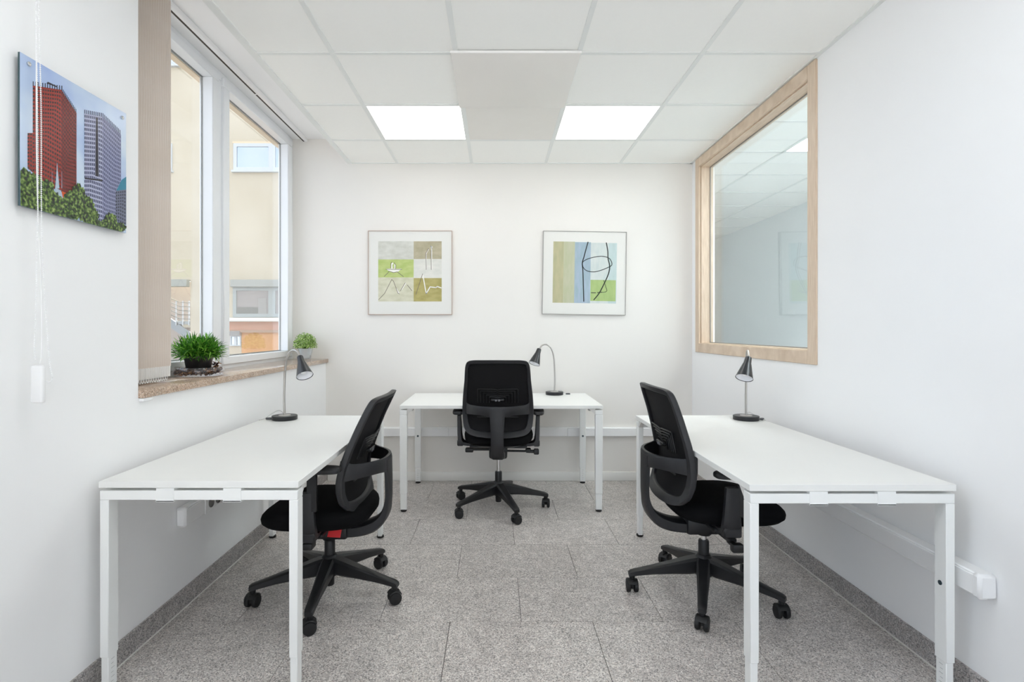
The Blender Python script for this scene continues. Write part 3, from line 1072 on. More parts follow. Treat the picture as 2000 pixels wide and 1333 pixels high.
def chair(label, x, y, heading, lift, base_ang, pad_top, pad_y, casters, seat_dy=0.0, recline=0.0, back_dy=0.0):
    """heading: direction the sitter faces (degrees), base_ang: direction of the first leg in the world"""
    rz = R(heading - 90)
    t = thing('office_chair', label, 'chair', (x, y, 0), rz, 'office chairs at the three desks')
    up = (0, 0, lift)
    ob('seat', ME_SEAT, t, (0, seat_dy, lift))
    ob('seat_pan', ME_PAN, t, (0, seat_dy, lift))
    piv = Vector((0, -0.14, 0.70))
    bl_ = piv - Matrix.Rotation(recline, 3, 'X') @ piv + Vector((0, back_dy, lift))
    fr_ = ob('back_frame', ME_RING, t, bl_, (recline, 0, 0))
    ob('back_mesh', ME_MESH, t, bl_, (recline, 0, 0), label='black mesh back panel')
    lu = ob('lumbar_support', ME_LUM, t, bl_, (recline, 0, 0))
    ob('latch', ME_LATCH, lu, label='grey plastic latch')
    ob('back_support', ME_SPINE, t, up)
    ob('tilt_mechanism', ME_MECH, t, up)
    ob('lever', ME_LEV1, t, up)
    ob('lever', ME_LEV2, t, up)
    for sx, me in ((1, ME_ARM), (-1, ME_ARM_L)):
        a = ob('armrest', me, t, up)
        ob('arm_pad', ME_PAD, a, (sx * 0.278, pad_y, pad_top - lift))
    ob('gas_spring', ME_GAS, t, (0, 0, 0.0), label='chrome gas spring')
    t.children[-1].scale = (1, 1, 1)
    t.children[-1].location.z = lift
    ob('column_cover', ME_COL, t)
    ob('hub', ME_HUB, t)
    for k in range(5):
        an = R(base_ang + 72 * k) - rz
        lg = ob('base_leg', ME_LEG, t, (0, 0, 0), (0, 0, an))
        ob('caster', ME_CAST, lg, (0.334, 0, 0), (0, 0, R(casters[k])))
    return t


chair('black mesh-backed office chair seen from behind at the middle desk', 0.020, 3.80, 88, 0.0, 2, 0.690, 0.02, (80, 200, 60, 150, 100))
lc = chair('black mesh-backed office chair at the left desk with a red tag under the seat', -0.785, 2.56, 178, -0.088, 57, 0.672, -0.02, (90, 150, 60, 110, 40), -0.035, R(5.5))
chair('black mesh-backed office chair at the right desk below the wood-framed window', 0.985, 2.56, 2, -0.066, 32, 0.650, 0.05, (40, 120, 90, 170, 130), 0.012, R(-2.5), -0.020)
tag = B()
tag.prism([(-0.090, -0.088, 0.436), (-0.090, -0.030, 0.436), (-0.098, -0.022, 0.396), (-0.098, -0.082, 0.393)], (-0.002, 0, 0))
tg = ob('tag', tag.mesh('tag', RED), lc, (0, 0, -0.088), label='red plastic tag')

# ------------------------------------------------------------------ framed prints on the back wall
def framed(label, cx, cz, sz, tilt, edge_col, build):
    t = thing('framed_print', label, 'picture', (cx, YB - 0.001, cz), 0, 'framed prints on the back wall')
    t.rotation_euler = (0, R(tilt), 0)
    h = sz / 2
    f = B()
    e = 0.0035
    f.box(-h, h, -0.018, 0, -h, -h + e); f.box(-h, h, -0.018, 0, h - e, h)
    f.box(-h, -h + e, -0.018, 0, -h + e, h - e); f.box(h - e, h, -0.018, 0, -h + e, h - e)
    ob('frame', f.mesh('frame', edge_col), t)
    ob('mat_board', B().box(-h + e, h - e, -0.013, -0.004, -h + e, h - e).mesh('mat_board', mat('mat_board_white', S(226, 225, 220), 0.7)), t)
    pr = B()
    mats = build(pr)
    ob('print', pr.mesh('print', mats, smooth=False, fixn=False), t)
    return t


def ribbon(b, pts, wd, y):
    """a drawn line as a flat strip in the print plane"""
    for (a, c) in zip(pts, pts[1:]):
        a, c = Vector((a[0], a[1])), Vector((c[0], c[1]))
        d = c - a
        if d.length < 1e-6: continue
        d.normalize()
        nn = Vector((-d.y, d.x)) * wd / 2
        a2, c2 = a - d * wd * 0.25, c + d * wd * 0.25
        b.quad([(p.x, y, p.y) for p in (a2 - nn, c2 - nn, c2 + nn, a2 + nn)])


def art1(b):
    # zoomed photo coordinates: 6.667 px per px, frame centre (676, 690) in the crop, 235.2 px per metre
    def q(u, v): return ((u - 676) / 6.667 / 235.2, -(v - 690) / 6.667 / 235.2)
    def rect(u0, v0, u1, v1, y):
        (x0, z1), (x1, z0) = q(u0, v0), q(u1, v1)
        b.quad([(x0, y, z0), (x1, y, z0), (x1, y, z1), (x0, y, z1)])
    cols = [((212, 212, 204), (196, 196, 186)), ((186, 178, 152), (168, 160, 132)), ((190, 202, 132), (172, 190, 110)), ((224, 222, 214), (212, 212, 204)),
            ((214, 212, 190), (200, 198, 172)), ((182, 172, 112), (164, 154, 92))]
    mats = []
    for i, (c1, c2) in enumerate(cols):
        mats.append(mat_ramp_noise('wash_%d' % i, [(0.35, S(*c1)), (0.65, S(*c2))], 14, 0.7, 6, (1, 1, 2)))
    rs_ = [(262, 282, 722, 518), (722, 282, 1086, 512), (262, 518, 722, 752), (722, 512, 1086, 760), (262, 752, 722, 1064), (722, 760, 1086, 1064)]
    for i, r_ in enumerate(rs_):
        b.mi = i
        rect(*r_, -0.0133)
    mats.append(mat('pencil_line', S(120, 112, 100), 0.8)); b.mi = 6
    for ln in ([(268, 1040), (345, 960)], [(345, 960), (438, 778), (460, 800), (520, 960), (540, 965)], [(548, 930), (612, 822)], [(640, 850), (700, 925)],
               [(752, 972), (838, 705)], [(340, 740), (400, 680)], [(510, 680), (590, 742)], [(360, 645), (570, 648)], [(888, 430), (915, 375)], [(884, 650), (880, 430)], [(950, 650), (948, 400)],
               [(395, 668), (460, 690), (510, 680)], [(424, 632), (426, 566), (440, 552)], [(468, 560), (490, 590), (488, 640)]):
        ribbon(b, [q(*p) for p in ln], 0.0045, -0.0137)
    mats.append(mat('chalk_line', S(238, 236, 230), 0.8)); b.mi = 7
    for ln in ([(842, 722), (885, 962), (936, 874), (1010, 884), (1030, 870), (1080, 888)], [(882, 640), (884, 440), (915, 385)], [(954, 640), (956, 380), (944, 345), (965, 360)],
               [(565, 910), (618, 828)], [(500, 900), (530, 960)]):
        ribbon(b, [q(*p) for p in ln], 0.0085, -0.0136)
    # white boat shape with two necks
    pts = [(360, 640), (430, 636), (432, 572), (450, 556), (462, 570), (446, 590), (450, 636), (474, 636), (470, 574), (486, 580), (490, 640), (568, 640), (520, 676), (460, 686), (400, 670)]
    vs_ = [b.bm.verts.new((q(*p)[0], -0.0135, q(*p)[1])) for p in reversed(pts)]
    f = b.bm.faces.new(vs_); f.material_index = 7
    return mats


def art2(b):
    def q(u, v): return ((u - 673) / 6.667 / 235.2, -(v - 693) / 6.667 / 235.2)
    def rect(u0, v0, u1, v1, y=-0.0133):
        (x0, z1), (x1, z0) = q(u0, v0), q(u1, v1)
        b.quad([(x0, y, z0), (x1, y, z0), (x1, y, z1), (x0, y, z1)])
    cols = [((188, 182, 146), (176, 174, 138)), ((182, 186, 154), (190, 190, 164)), ((166, 182, 198), (154, 176, 186)), ((208, 214, 210), (198, 208, 206)), ((190, 206, 206), (184, 202, 200)), ((172, 192, 128), (160, 184, 118))]
    mats = [mat_ramp_noise('band_%d' % i, [(0.35, S(*c1)), (0.65, S(*c2))], 10, 0.7, 6, (3, 1, 1)) for i, (c1, c2) in enumerate(cols)]
    for i, r_ in enumerate(((265, 288, 400, 1084), (400, 288, 545, 1084), (545, 292, 752, 1084), (752, 298, 985, 1084), (985, 298, 1090, 1084))):
        b.mi = i
        rect(*r_)
    b.mi = 5
    rect(755, 780, 1083, 1054, -0.0134)
    mats.append(mat('charcoal_line', S(58, 64, 62), 0.8)); b.mi = 6
    def cv(p, n=6): return [(v.x, v.y) for v in catmull([(x, y, 0) for x, y in p], n)]
    for ln, wd in ((cv([(714, 290), (690, 380), (668, 470), (645, 560), (652, 650), (658, 760), (664, 900), (671, 1062)]), 0.0085),
                   (cv([(951, 296), (972, 400), (978, 500), (1000, 600), (985, 700), (930, 830), (870, 950), (800, 1040)]), 0.0085),
                   (cv([(645, 575), (660, 540), (740, 500), (880, 472), (980, 490), (1020, 535), (1027, 580), (1000, 605), (900, 650), (800, 676), (710, 665), (660, 625), (645, 575)]), 0.006),
                   (cv([(925, 785), (950, 860), (965, 925), (900, 942)]), 0.004), ([(765, 948), (825, 948)], 0.006), ([(845, 946), (905, 938)], 0.006)):
        ribbon(b, [q(*p) for p in ln], wd, -0.0137)
    return mats


s1 = 163.5 / 235.2
framed('square framed abstract print of green and beige patches, left on the back wall', (801.5 - 968) / 235.2, CAMZ - (533.3 - 645) / 235.2, s1, 0.0, mat('copper_edge', S(176, 150, 134), 0.4), art1)
framed('square framed abstract print with black looped lines, right on the back wall', (1140.8 - 968) / 235.2, CAMZ - (534.0 - 645) / 235.2, s1 * 0.993, 0.9, mat('grey_edge', S(150, 148, 142), 0.4), art2)

# ------------------------------------------------------------------ acrylic city picture on the left wall
PX = XL + 0.020
t = thing('acrylic_picture', 'unframed acrylic photo print of red and grey tower blocks on the left wall', 'picture', (PX, 1.81, 1.842), 0)
def pc(u, v):
    """crop coordinates (3.333 px per px, origin 0,80) to local (y, z)"""
    px, py = u / 3.3333, 80 + v / 3.3333
    Y = F * (-PX) / (VPX - px)
    return (Y - 1.81, CAMZ - (py - VPY) * Y / F - 1.842)
y0_, y1_ = pc(128, 400)[0], pc(820, 600)[0]
z1_, z0_ = pc(128, 70)[1], pc(128, 1072)[1]
ob('panel', B().box(-0.006, 0.0, y0_, y1_, z0_, z1_, 0.0006).mesh('panel', mat('acrylic_edge', S(60, 84, 88), 0.1)), t)
b = B()
NP = [0]
def poly(pts, mi, x, uv=None):
    vs_ = []
    NP[0] += 1
    x += NP[0] * 0.000008
    for p in pts:
        y, z = pc(*p)
        y = min(max(y, y0_), y1_); z = min(max(z, z0_), z1_)
        vs_.append((x, y, z))
    b.mi = mi
    b.quad(vs_, uv)
PM = [mat_ramp_noise('print_sky', [(0.3, S(150, 172, 222)), (0.5, S(186, 204, 230)), (0.7, S(214, 226, 236))], 3.2, 0.2, 3, (1, 1, 1.3)),
      mat_grid('print_red_front', S(146, 44, 34), S(44, 18, 24), 12, 24, 0.6, 0.5),
      mat_grid('print_red_side', S(118, 32, 28), S(58, 18, 22), 10, 24, 0.5, 0.5),
      mat_grid('print_grey_front', S(168, 172, 200), S(66, 70, 100), 10, 24, 0.7, 0.62),
      mat_grid('print_grey_side', S(140, 144, 178), S(70, 74, 106), 12, 24, 0.6, 0.62),
      mat_ramp_noise('print_trees', [(0.38, S(16, 30, 14)), (0.48, S(52, 78, 32)), (0.58, S(104, 130, 58)), (0.68, S(150, 170, 96))], 110, 0.2, 5),
      mat('print_orange_roof', S(206, 86, 40), 0.2), mat('print_spire', S(176, 190, 206), 0.2, noise=0.2, nscale=60),
      mat('print_teal_roof', S(44, 128, 156), 0.2, noise=0.2, nscale=50), mat_grid('print_dark_block', S(104, 110, 134), S(52, 56, 74), 5, 10, 0.6, 0.6),
      mat('print_dark_navy', S(38, 36, 50), 0.2)]
UV = [(0, 0), (1, 0), (1, 1), (0, 1)]
X0 = 0.0004
b.mi = 0
b.quad([(X0, y0_, z0_), (X0, y1_, z0_), (X0, y1_, z1_), (X0, y0_, z1_)], UV)
x = X0 + 0.0003
poly([(178, 830), (240, 880), (240, 600), (178, 600)], 1, x, [(0, 0), (0.3, 0), (0.3, .4), (0, .4)])
poly([(212, 900), (398, 985), (398, 318), (212, 290)], 1, x, UV)
poly([(398, 985), (497, 1010), (497, 470), (398, 318)], 2, x, UV)
for k in range(13):
    u = 212 + k * 15.5
    v = 290 + (u - 212) * 0.15
    poly([(u, v + 4), (u + 6, v + 5), (u + 6, v - 26), (u, v - 27)], 10, x)
for k in range(12):
    u = 400 + k * 8.2
    v = 318 + (u - 398) * 1.53
    poly([(u, v + 6), (u + 4, v + 12), (u + 4, v - 14), (u, v - 20)], 10, x)
poly([(300, 276), (372, 304), (372, 296), (310, 266)], 10, x)
poly([(548, 1150), (665, 1180), (665, 492), (548, 470)], 3, x, UV)
poly([(665, 1180), (787, 1215), (787, 612), (665, 492)], 4, x, UV)
for k in range(10):
    u = 548 + k * 12
    v = 470 + (u - 548) * 0.19
    poly([(u, v + 3), (u + 6, v + 4), (u + 6, v - 22), (u, v - 22)], 3, x, [(0, 0), (.02, 0), (.02, .01), (0, .01)])
for k in range(12):
    u = 667 + k * 10
    v = 494 + (u - 667) * 0.98
    poly([(u, v + 8), (u + 5, v + 12), (u + 5, v - 20), (u, v - 25)], 4, x, [(0, 0), (.02, 0), (.02, .01), (0, .01)])
poly([(618, 880), (640, 885), (634, 500), (622, 498)], 10, x + 0.0002)
poly([(550, 900), (665, 915), (665, 905), (550, 890)], 10, x + 0.0002)
poly([(752, 1170), (820, 1200), (820, 968), (752, 975)], 9, x, UV)
poly([(756, 975), (820, 968), (820, 884), (790, 905)], 8, x)
poly([(396, 1040), (452, 1040), (452, 1000), (400, 978)], 6, x + 0.0002)
poly([(300, 1000), (350, 1000), (345, 950), (305, 942)], 6, x + 0.0002)
poly([(344, 1040), (412, 1040), (395, 975), (356, 955)], 7, x + 0.0003)
poly([(356, 960), (384, 962), (374, 850), (364, 850)], 7, x + 0.0003)
poly([(365, 860), (373, 860), (370, 796), (367, 796)], 7, x + 0.0003)
for u in (335, 398):
    poly([(u, 960), (u + 3, 960), (u + 2, 850), (u + 1, 850)], 7, x + 0.0003)
rng = random.Random(3)
b.mi = 5
def blob(cu, cv, ru, rv, seed, xx):
    r2 = random.Random(seed)
    pts = []
    for k in range(40):
        a = 2 * pi * k / 40
        rr = 1 + r2.uniform(-0.13, 0.10)
        y, z = pc(cu + cos(a) * ru * rr, cv - sin(a) * rv * rr)
        pts.append((xx, min(max(y, y0_), y1_), min(max(z, z0_), z1_)))
    out = []
    for p in pts:
        if not out or (Vector(p) - Vector(out[-1])).length > 1e-5: out.append(p)
    vv = [b.bm.verts.new(p) for p in out]
    f = b.bm.faces.new(list(reversed(vv))); f.material_index = 5
for i, (cu, cv, ru, rv) in enumerate(((150, 960, 70, 130), (215, 980, 75, 120), (290, 1010, 70, 110), (345, 1060, 60, 80), (170, 1020, 90, 110), (500, 1020, 50, 90), (470, 1070, 80, 95), (550, 1090, 65, 90), (580, 1140, 60, 60),
                                      (430, 1110, 70, 70), (715, 1180, 45, 60), (690, 1200, 50, 40), (770, 1215, 50, 32), (620, 1190, 40, 30), (300, 1090, 110, 40))):
    blob(cu, cv, ru, rv, i, x + 0.0014 + i * 0.00003)
ob('print', b.mesh('print', PM, smooth=False), t)
for (u, v) in ((183, 150), (792, 500), (183, 1010), (792, 1180)):
    if v > 600: continue
    y, z = pc(u, v)
    bb = B().lathe([(0.0, 0.005), (0.0045, 0.005), (0.0065, 0.0035), (0.0065, 0.0), (0.0065, -0.022), (0.0, -0.022)], 20, (0.001, y, z), Matrix.Rotation(R(90), 3, 'Y'), cap=False)
    ob('standoff_screw', bb.mesh('standoff_screw', CHROME), t, label='chrome standoff screw')

# ------------------------------------------------------------------ blinds
LOUV = mat_ramp_noise('blind_fabric', [(0.3, S(226, 214, 201)), (0.5, S(234, 223, 212)), (0.7, S(241, 233, 225))], 30, 0.9, 3, (20, 20, 0.3))
t = thing('vertical_blind', 'beige vertical blind stacked at the near side of the window over the granite sill', 'blind', (-1.575, 2.16, 0))
ob('headrail', B().box(-0.022, 0.020, 0.0, 2.31, ZS - 0.030, ZS - 0.0005, 0.002).mesh('headrail', PVC), t)
ob('rail_slot', B().box(-0.012, -0.001, 0.02, 1.40, ZS - 0.0312, ZS - 0.0295).mesh('rail_slot', DARKGAP), t)
ob('rail_slot', B().box(-0.012, -0.001, 1.415, 2.30, ZS - 0.0312, ZS - 0.0295).mesh('rail_slot', DARKGAP), t)
me = B().box(-0.063, 0.063, -0.0009, 0.0009, 1.082, ZS - 0.045).mesh('louvre', LOUV)
mew = B().box(-0.061, 0.061, -0.0022, 0.0022, 1.034, 1.083, 0.001).mesh('louvre_weight', mat('weight_plastic', S(240, 238, 234), 0.3))
carr = B().box(-0.004, 0.004, -0.003, 0.003, ZS - 0.047, ZS - 0.028).mesh('carrier', PVC)
# a draped loop of bead chain between neighbouring louvres
def bead(b, p, r_):
    p = Vector(p)
    top, bot = b.bm.verts.new(p + Vector((0, 0, r_))), b.bm.verts.new(p - Vector((0, 0, r_)))
    ring = [b.bm.verts.new(p + Vector((cos(a) * r_, sin(a) * r_, 0))) for a in (0, pi / 3, 2 * pi / 3, pi, 4 * pi / 3, 5 * pi / 3)]
    for i in range(6):
        b.bm.faces.new((ring[i], ring[(i + 1) % 6], top))
        b.bm.faces.new((ring[(i + 1) % 6], ring[i], bot))
ch = B()
for sx in (-0.058, 0.058):
    for i in range(11):
        f = i / 10
        bead(ch, (sx, 0.017 * f, 1.036 - 0.014 * (1 - (2 * f - 1) ** 2) - 0.003), 0.0021)
    ch.tube([(sx, 0, 1.036), (sx, 0.003, 1.027), (sx, 0.0085, 1.020), (sx, 0.014, 1.027), (sx, 0.017, 1.036)], 0.0006, 4)
mech_ = ch.mesh('bead_chain', PVC)
NL = 20
for i in range(NL):
    y = 0.018 + i * 0.0170
    l = ob('louvre', me, t, (0.0, y, 0), (0, 0, R(26 + random.uniform(-2, 2))))
    ob('louvre_weight', mew, l)
    ob('carrier', carr, l)
    if i < NL - 1:
        c = ob('bead_chain', mech_, l, rot=(0, 0, -l.rotation_euler.z)); c['kind'] = 'stuff'

# blind control chain of the nearer window, hanging in front of the picture
t = thing('blind_chain', 'white bead chain of the blind hanging at the far left in front of the picture', 'blind chain', (-1.352, 1.59, 0))
def wob(pts, step=0.0062):
    P = catmull(pts, 10)
    out = [P[0]]
    for p in P[1:]:
        while (p - out[-1]).length >= step:
            out.append(out[-1] + (p - out[-1]).normalized() * step)
    return out
b = B()
# px 70 -> 66 strand and px 76 -> 100 strand
strands = [[(0.0, 0.0, 2.75), (0.001, 0.0, 2.2), (0.006, 0, 1.75), (0.004, 0.0, 1.5), (0.000, 0, 1.3), (-0.004, 0, 1.20), (0.0, 0, 1.16)],
           [(0.004, 0.004, 2.75), (0.006, 0.004, 2.2), (0.012, 0.004, 1.9), (0.013, 0.004, 1.6), (0.020, 0.004, 1.40), (0.030, 0.004, 1.25), (0.038, 0.004, 1.15), (0.044, 0.004, 1.12), (0.046, 0.003, 1.105), (0.038, 0.002, 1.095), (0.028, 0.001, 1.10)]]
for s_ in strands:
    pts = wob([(x_, y_, z_) for x_, y_, z_ in s_])
    for p in pts:
        bead(b, p, 0.0025)
    b.tube(pts[::3] + [pts[-1]], 0.0009, 4)
o = ob('bead_chain', b.mesh('bead_chain', PVC), t); o['kind'] = 'stuff'
ob('cord', B().tube(catmull([(-0.004, 0.006, 2.75), (-0.004, 0.006, 2.1), (-0.002, 0.006, 1.7), (0.010, 0.006, 1.4), (0.014, 0.004, 1.20), (0.012, 0, 1.15)], 6), 0.0014, 8).mesh('cord', PVC), t)
ob('tensioner', B().box(-0.012, 0.0245, -0.008, 0.010, 1.035, 1.146, 0.007, 3).mesh('tensioner', PVC), t, label='white plastic weight at the end of the chain')
ob('rail_bracket', B().box(-0.03, 0.03, -0.03, 0.03, 2.74, ZS - 0.0005, 0.004).mesh('rail_bracket', PVC), t)

# ------------------------------------------------------------------ plants on the sill
SZ = 1.0125
def blade(b, base, d, ln, wd, droop, seg=3):
    base, d = Vector(base), Vector(d).normalized()
    side = d.cross(Vector((0, 0, 1)))
    if side.length < 0.05: side = Vector((1, 0, 0))
    side.normalize()
    side = (side + Vector((random.uniform(-.6, .6), random.uniform(-.6, .6), random.uniform(-.6, .6)))).normalized()
    prev = None
    p = base.copy()
    for i in range(seg + 1):
        f = i / seg
        w_ = wd * (0.45 + 1.6 * f * (1 - f)) * (1 - f ** 3) + 0.0003
        a, c = b.bm.verts.new(p - side * w_), b.bm.verts.new(p + side * w_)
        if prev:
            b.bm.faces.new((prev[0], prev[1], c, a))
        prev = (a, c)
        p = p + d * (ln / seg)
        d = (d + Vector((0, 0, -droop / seg))).normalized()


def leafmat(name, c0, c1, c2, rough=0.45):
    m, nt, p = principled(name)
    L = nt.links
    g = nt.nodes.new('ShaderNodeNewGeometry')
    r_ = nt.nodes.new('ShaderNodeValToRGB')
    e = r_.color_ramp.elements
    e[0].position = 0.0; e[0].color = c0
    e[1].position = 1.0; e[1].color = c2
    x_ = e.new(0.5); x_.color = c1
    L.new(g.outputs['Random Per Island'], r_.inputs['Fac'])
    L.new(r_.outputs['Color'], p.inputs['Base Color'])
    p.inputs['Roughness'].default_value = rough
    tr = nt.nodes.new('ShaderNodeBsdfTranslucent')
    L.new(r_.outputs['Color'], tr.inputs[0])
    mx = nt.nodes.new('ShaderNodeMixShader'); mx.inputs[0].default_value = 0.3
    L.new(p.outputs[0], mx.inputs[1]); L.new(tr.outputs[0], mx.inputs[2])
    L.new(mx.outputs[0], nt.nodes['Material Output'].inputs['Surface'])
    return m


G1 = leafmat('grass_leaf', S(34, 88, 20), S(70, 142, 32), S(138, 192, 72))
G2 = leafmat('round_leaf', S(96, 132, 52), S(154, 188, 96), S(216, 234, 164))
# grassy plant in a black pot standing in a glass dish
dx, dy = -1.545, 2.815
t = thing('potted_plant', 'bushy grass-like green plant in a black pot standing in the glass dish on the sill', 'plant', (dx + 0.005, dy - 0.012, SZ + 0.014))
ob('pot', B().lathe([(0.0, 0.0), (0.052, 0.0), (0.054, 0.004), (0.068, 0.082), (0.070, 0.084), (0.070, 0.090), (0.064, 0.090), (0.062, 0.074), (0.0, 0.074)], 40, cap=False).mesh('pot', mat('black_pot', S(24, 24, 26), 0.3)), t)
b = B()
random.seed(11)
for i in range(3600):
    a = random.uniform(0, 2 * pi)
    el = math.asin(random.uniform(-0.10, 1.0))
    if el < 0.25: el = random.uniform(-0.15, 0.5)
    rr = random.uniform(0.0, 0.05)
    d = Vector((cos(a) * cos(el), sin(a) * cos(el), sin(el)))
    start = Vector((cos(a) * rr, sin(a) * rr, 0.092)) + Vector((d.x, d.y, d.z * 1.15)) * random.uniform(0.0, 0.082)
    fl_ = (d + Vector((random.gauss(0, .55), random.gauss(0, .55), random.gauss(0, .45) + 0.10))).normalized()
    blade(b, start, fl_, random.uniform(0.024, 0.048), random.uniform(0.0022, 0.0038), random.uniform(0.0, 0.8))
o = ob('foliage', b.mesh('foliage', G1, smooth=False, fixn=False), t); o['kind'] = 'stuff'
# dark tangle inside gives the crown body
b = B()
for i in range(60):
    a = random.uniform(0, 2 * pi); el = random.uniform(0.1, 1.4)
    d = Vector((cos(a) * cos(el), sin(a) * cos(el), sin(el)))
    b.tube([Vector((0, 0, 0.075)) + d * 0.01, Vector((0, 0, 0.08)) + d * 0.05, Vector((0, 0, 0.085)) + d * 0.095], [0.002, 0.0014, 0.0008], 5)
ob('stems', b.mesh('stems', mat('stem_green', S(40, 70, 24), 0.6)), t)['kind'] = 'stuff'
dish = thing('glass_dish', 'clear glass dish of brown potpourri under the grass-like plant on the sill', 'dish', (dx, dy, SZ))
ob('dish', B().lathe([(0.0, 0.0), (0.108, 0.0), (0.116, 0.004), (0.121, 0.018), (0.121, 0.036), (0.116, 0.046), (0.113, 0.046), (0.117, 0.035), (0.117, 0.019), (0.112, 0.008), (0.104, 0.005), (0.0, 0.005)], 56, cap=False).mesh('dish', DISHG), dish)
b = B()
random.seed(5)
PT = leafmat('potpourri_petals', S(40, 20, 17), S(78, 42, 34), S(176, 132, 94))
for i in range(420):
    a = random.uniform(0, 2 * pi)
    rr = random.uniform(0.068, 0.110)
    p = Vector((cos(a) * rr, sin(a) * rr, random.uniform(0.012, 0.036)))
    if i < 26:      # a heap rising over the rim at the far right
        p = Vector((random.uniform(0.0, 0.06), random.uniform(0.074, 0.108), random.uniform(0.034, 0.064)))
    nrm = Vector((random.gauss(0, 1), random.gauss(0, 1), random.gauss(0, 1))).normalized()
    u = nrm.orthogonal().normalized(); v = nrm.cross(u)
    s_ = random.uniform(0.006, 0.014)
    pts = [p + u * s_ * cos(2 * pi * k / 6) + v * s_ * 0.6 * sin(2 * pi * k / 6) + nrm * s_ * 0.3 * cos(4 * pi * k / 6) for k in range(6)]
    c = b.bm.verts.new(p)
    vs_ = [b.bm.verts.new(q_) for q_ in pts]
    for k in range(6): b.bm.faces.new((c, vs_[k], vs_[(k + 1) % 6]))
ob('potpourri', b.mesh('potpourri', PT, smooth=False, fixn=False), dish)['kind'] = 'stuff'

# small round-leaved plant at the far end of the sill
t = thing('potted_plant', 'small round light-green plant in a translucent pot at the far end of the sill', 'plant', (-1.525, 4.335, SZ))
ob('pot', B().lathe([(0.0, 0.0), (0.038, 0.0), (0.042, 0.003), (0.060, 0.090), (0.061, 0.093), (0.057, 0.093), (0.039, 0.006), (0.0, 0.005)], 36, cap=False).mesh('pot', mat_glass('frosted_pot', (0.93, 0.94, 0.95, 1), 1.6)), t)
ob('inner_pot', B().lathe([(0.0, 0.012), (0.034, 0.012), (0.050, 0.088), (0.0, 0.088)], 28, cap=False).mesh('inner_pot', mat('grey_inner_pot', S(222, 225, 226), 0.4)), t)
b = B()
random.seed(21)
for i in range(1500):
    a = random.uniform(0, 2 * pi); el = math.asin(random.uniform(-0.22, 1.0))
    d = Vector((cos(a) * cos(el), sin(a) * cos(el), sin(el)))
    rad = random.uniform(0.55, 1.0)
    c0 = Vector((0, 0, 0.112)) + Vector((d.x * 0.094, d.y * 0.094, d.z * 0.106)) * rad
    nrm = (d + Vector((random.gauss(0, .6), random.gauss(0, .6), random.gauss(0, .6)))).normalized()
    u = nrm.orthogonal().normalized(); v = nrm.cross(u)
    s_ = random.uniform(0.0035, 0.0062)
    c = b.bm.verts.new(c0 + nrm * s_ * 0.25)
    vs_ = [b.bm.verts.new(c0 + u * s_ * cos(2 * pi * k / 6) + v * s_ * sin(2 * pi * k / 6)) for k in range(6)]
    for k in range(6): b.bm.faces.new((c, vs_[k], vs_[(k + 1) % 6]))
o = ob('foliage', b.mesh('foliage', G2, smooth=False, fixn=False), t); o['kind'] = 'stuff'
b = B()
for i in range(70):
    a = random.uniform(0, 2 * pi); el = random.uniform(0.0, 1.5)
    d = Vector((cos(a) * cos(el), sin(a) * cos(el), sin(el)))
    b.tube([Vector((d.x * .01, d.y * .01, 0.085)), Vector((0, 0, 0.10)) + d * 0.045, Vector((0, 0, 0.112)) + d * 0.088], [0.0014, 0.001, 0.0006], 5)
ob('stems', b.mesh('stems', mat('stem_green2', S(96, 124, 60), 0.6)), t)['kind'] = 'stuff'

# ------------------------------------------------------------------ the building across the yard
YA = 14.0
def wx(px, Y=YA): return (px - VPX) * Y / F
def wz(py, Y=YA): return CAMZ - (py - VPY) * Y / F
CREAM = mat_ramp_noise('cream_render', [(0.3, S(190, 178, 155)), (0.7, S(200, 189, 168))], 0.8, 0.9, 3)
PINK = mat('pinkish_render', S(162, 154, 150), 0.9)
ORANGE = mat('orange_render', S(212, 160, 112), 0.9, noise=0.03, nscale=1)
SALMON = mat('salmon_band', S(202, 156, 132), 0.9)
GREYM = mat('grey_metal_box', S(158, 158, 150), 0.5)
GFR = mat('grey_window_frame', S(160, 164, 160), 0.4)
WFR = mat('white_outdoor_frame', S(196, 200, 202), 0.4)
SKYG = mat('reflecting_glass', S(176, 186, 200), 0.03, 1.0)
DARKG = mat('dim_glass', S(150, 142, 136), 0.15, 0.0)
bld = thing('building', 'cream rendered building with grey-framed windows across the yard, seen through the window', 'building', (0, 0, 0))
b = B()
b.box(wx(372), -3.0, YA, YA + 0.4, -3.5, 12.0)                # plain wall right of the stair recess
b.box(-16, wx(372), YA, YA + 0.4, wz(547), 12.0)
ob('wall', b.mesh('wall', CREAM), bld)
ob('recess_wall', B().box(-16, wx(372), YA + 1.6, YA + 2.0, -3.5, wz(540)).mesh('recess_wall', PINK), bld)
b = B()
b.box(wx(446), -3.0, YA - 0.10, YA, wz(645), wz(629))
ob('salmon_band', b.mesh('salmon_band', SALMON), bld)
ob('ledge', B().box(wx(444), -3.0, YA - 0.35, YA, wz(629), wz(621.5), 0.02).mesh('ledge', mat('ledge_white', S(226, 222, 212), 0.7)), bld)
ob('eaves_strip', B().box(wx(446), -3.0, YA - 0.14, YA, wz(650), wz(645)).mesh('eaves_strip', mat('brown_strip', S(176, 146, 124), 0.8)), bld)
ob('orange_wall', B().box(wx(474), -3.0, YA - 0.06, YA, -3.5, wz(650)).mesh('orange_wall', ORANGE), bld)
ob('beige_wall', B().box(wx(444), wx(474), YA - 0.05, YA, -3.5, wz(650)).mesh('beige_wall', mat('beige_low_wall', S(200, 186, 164), 0.9)), bld)


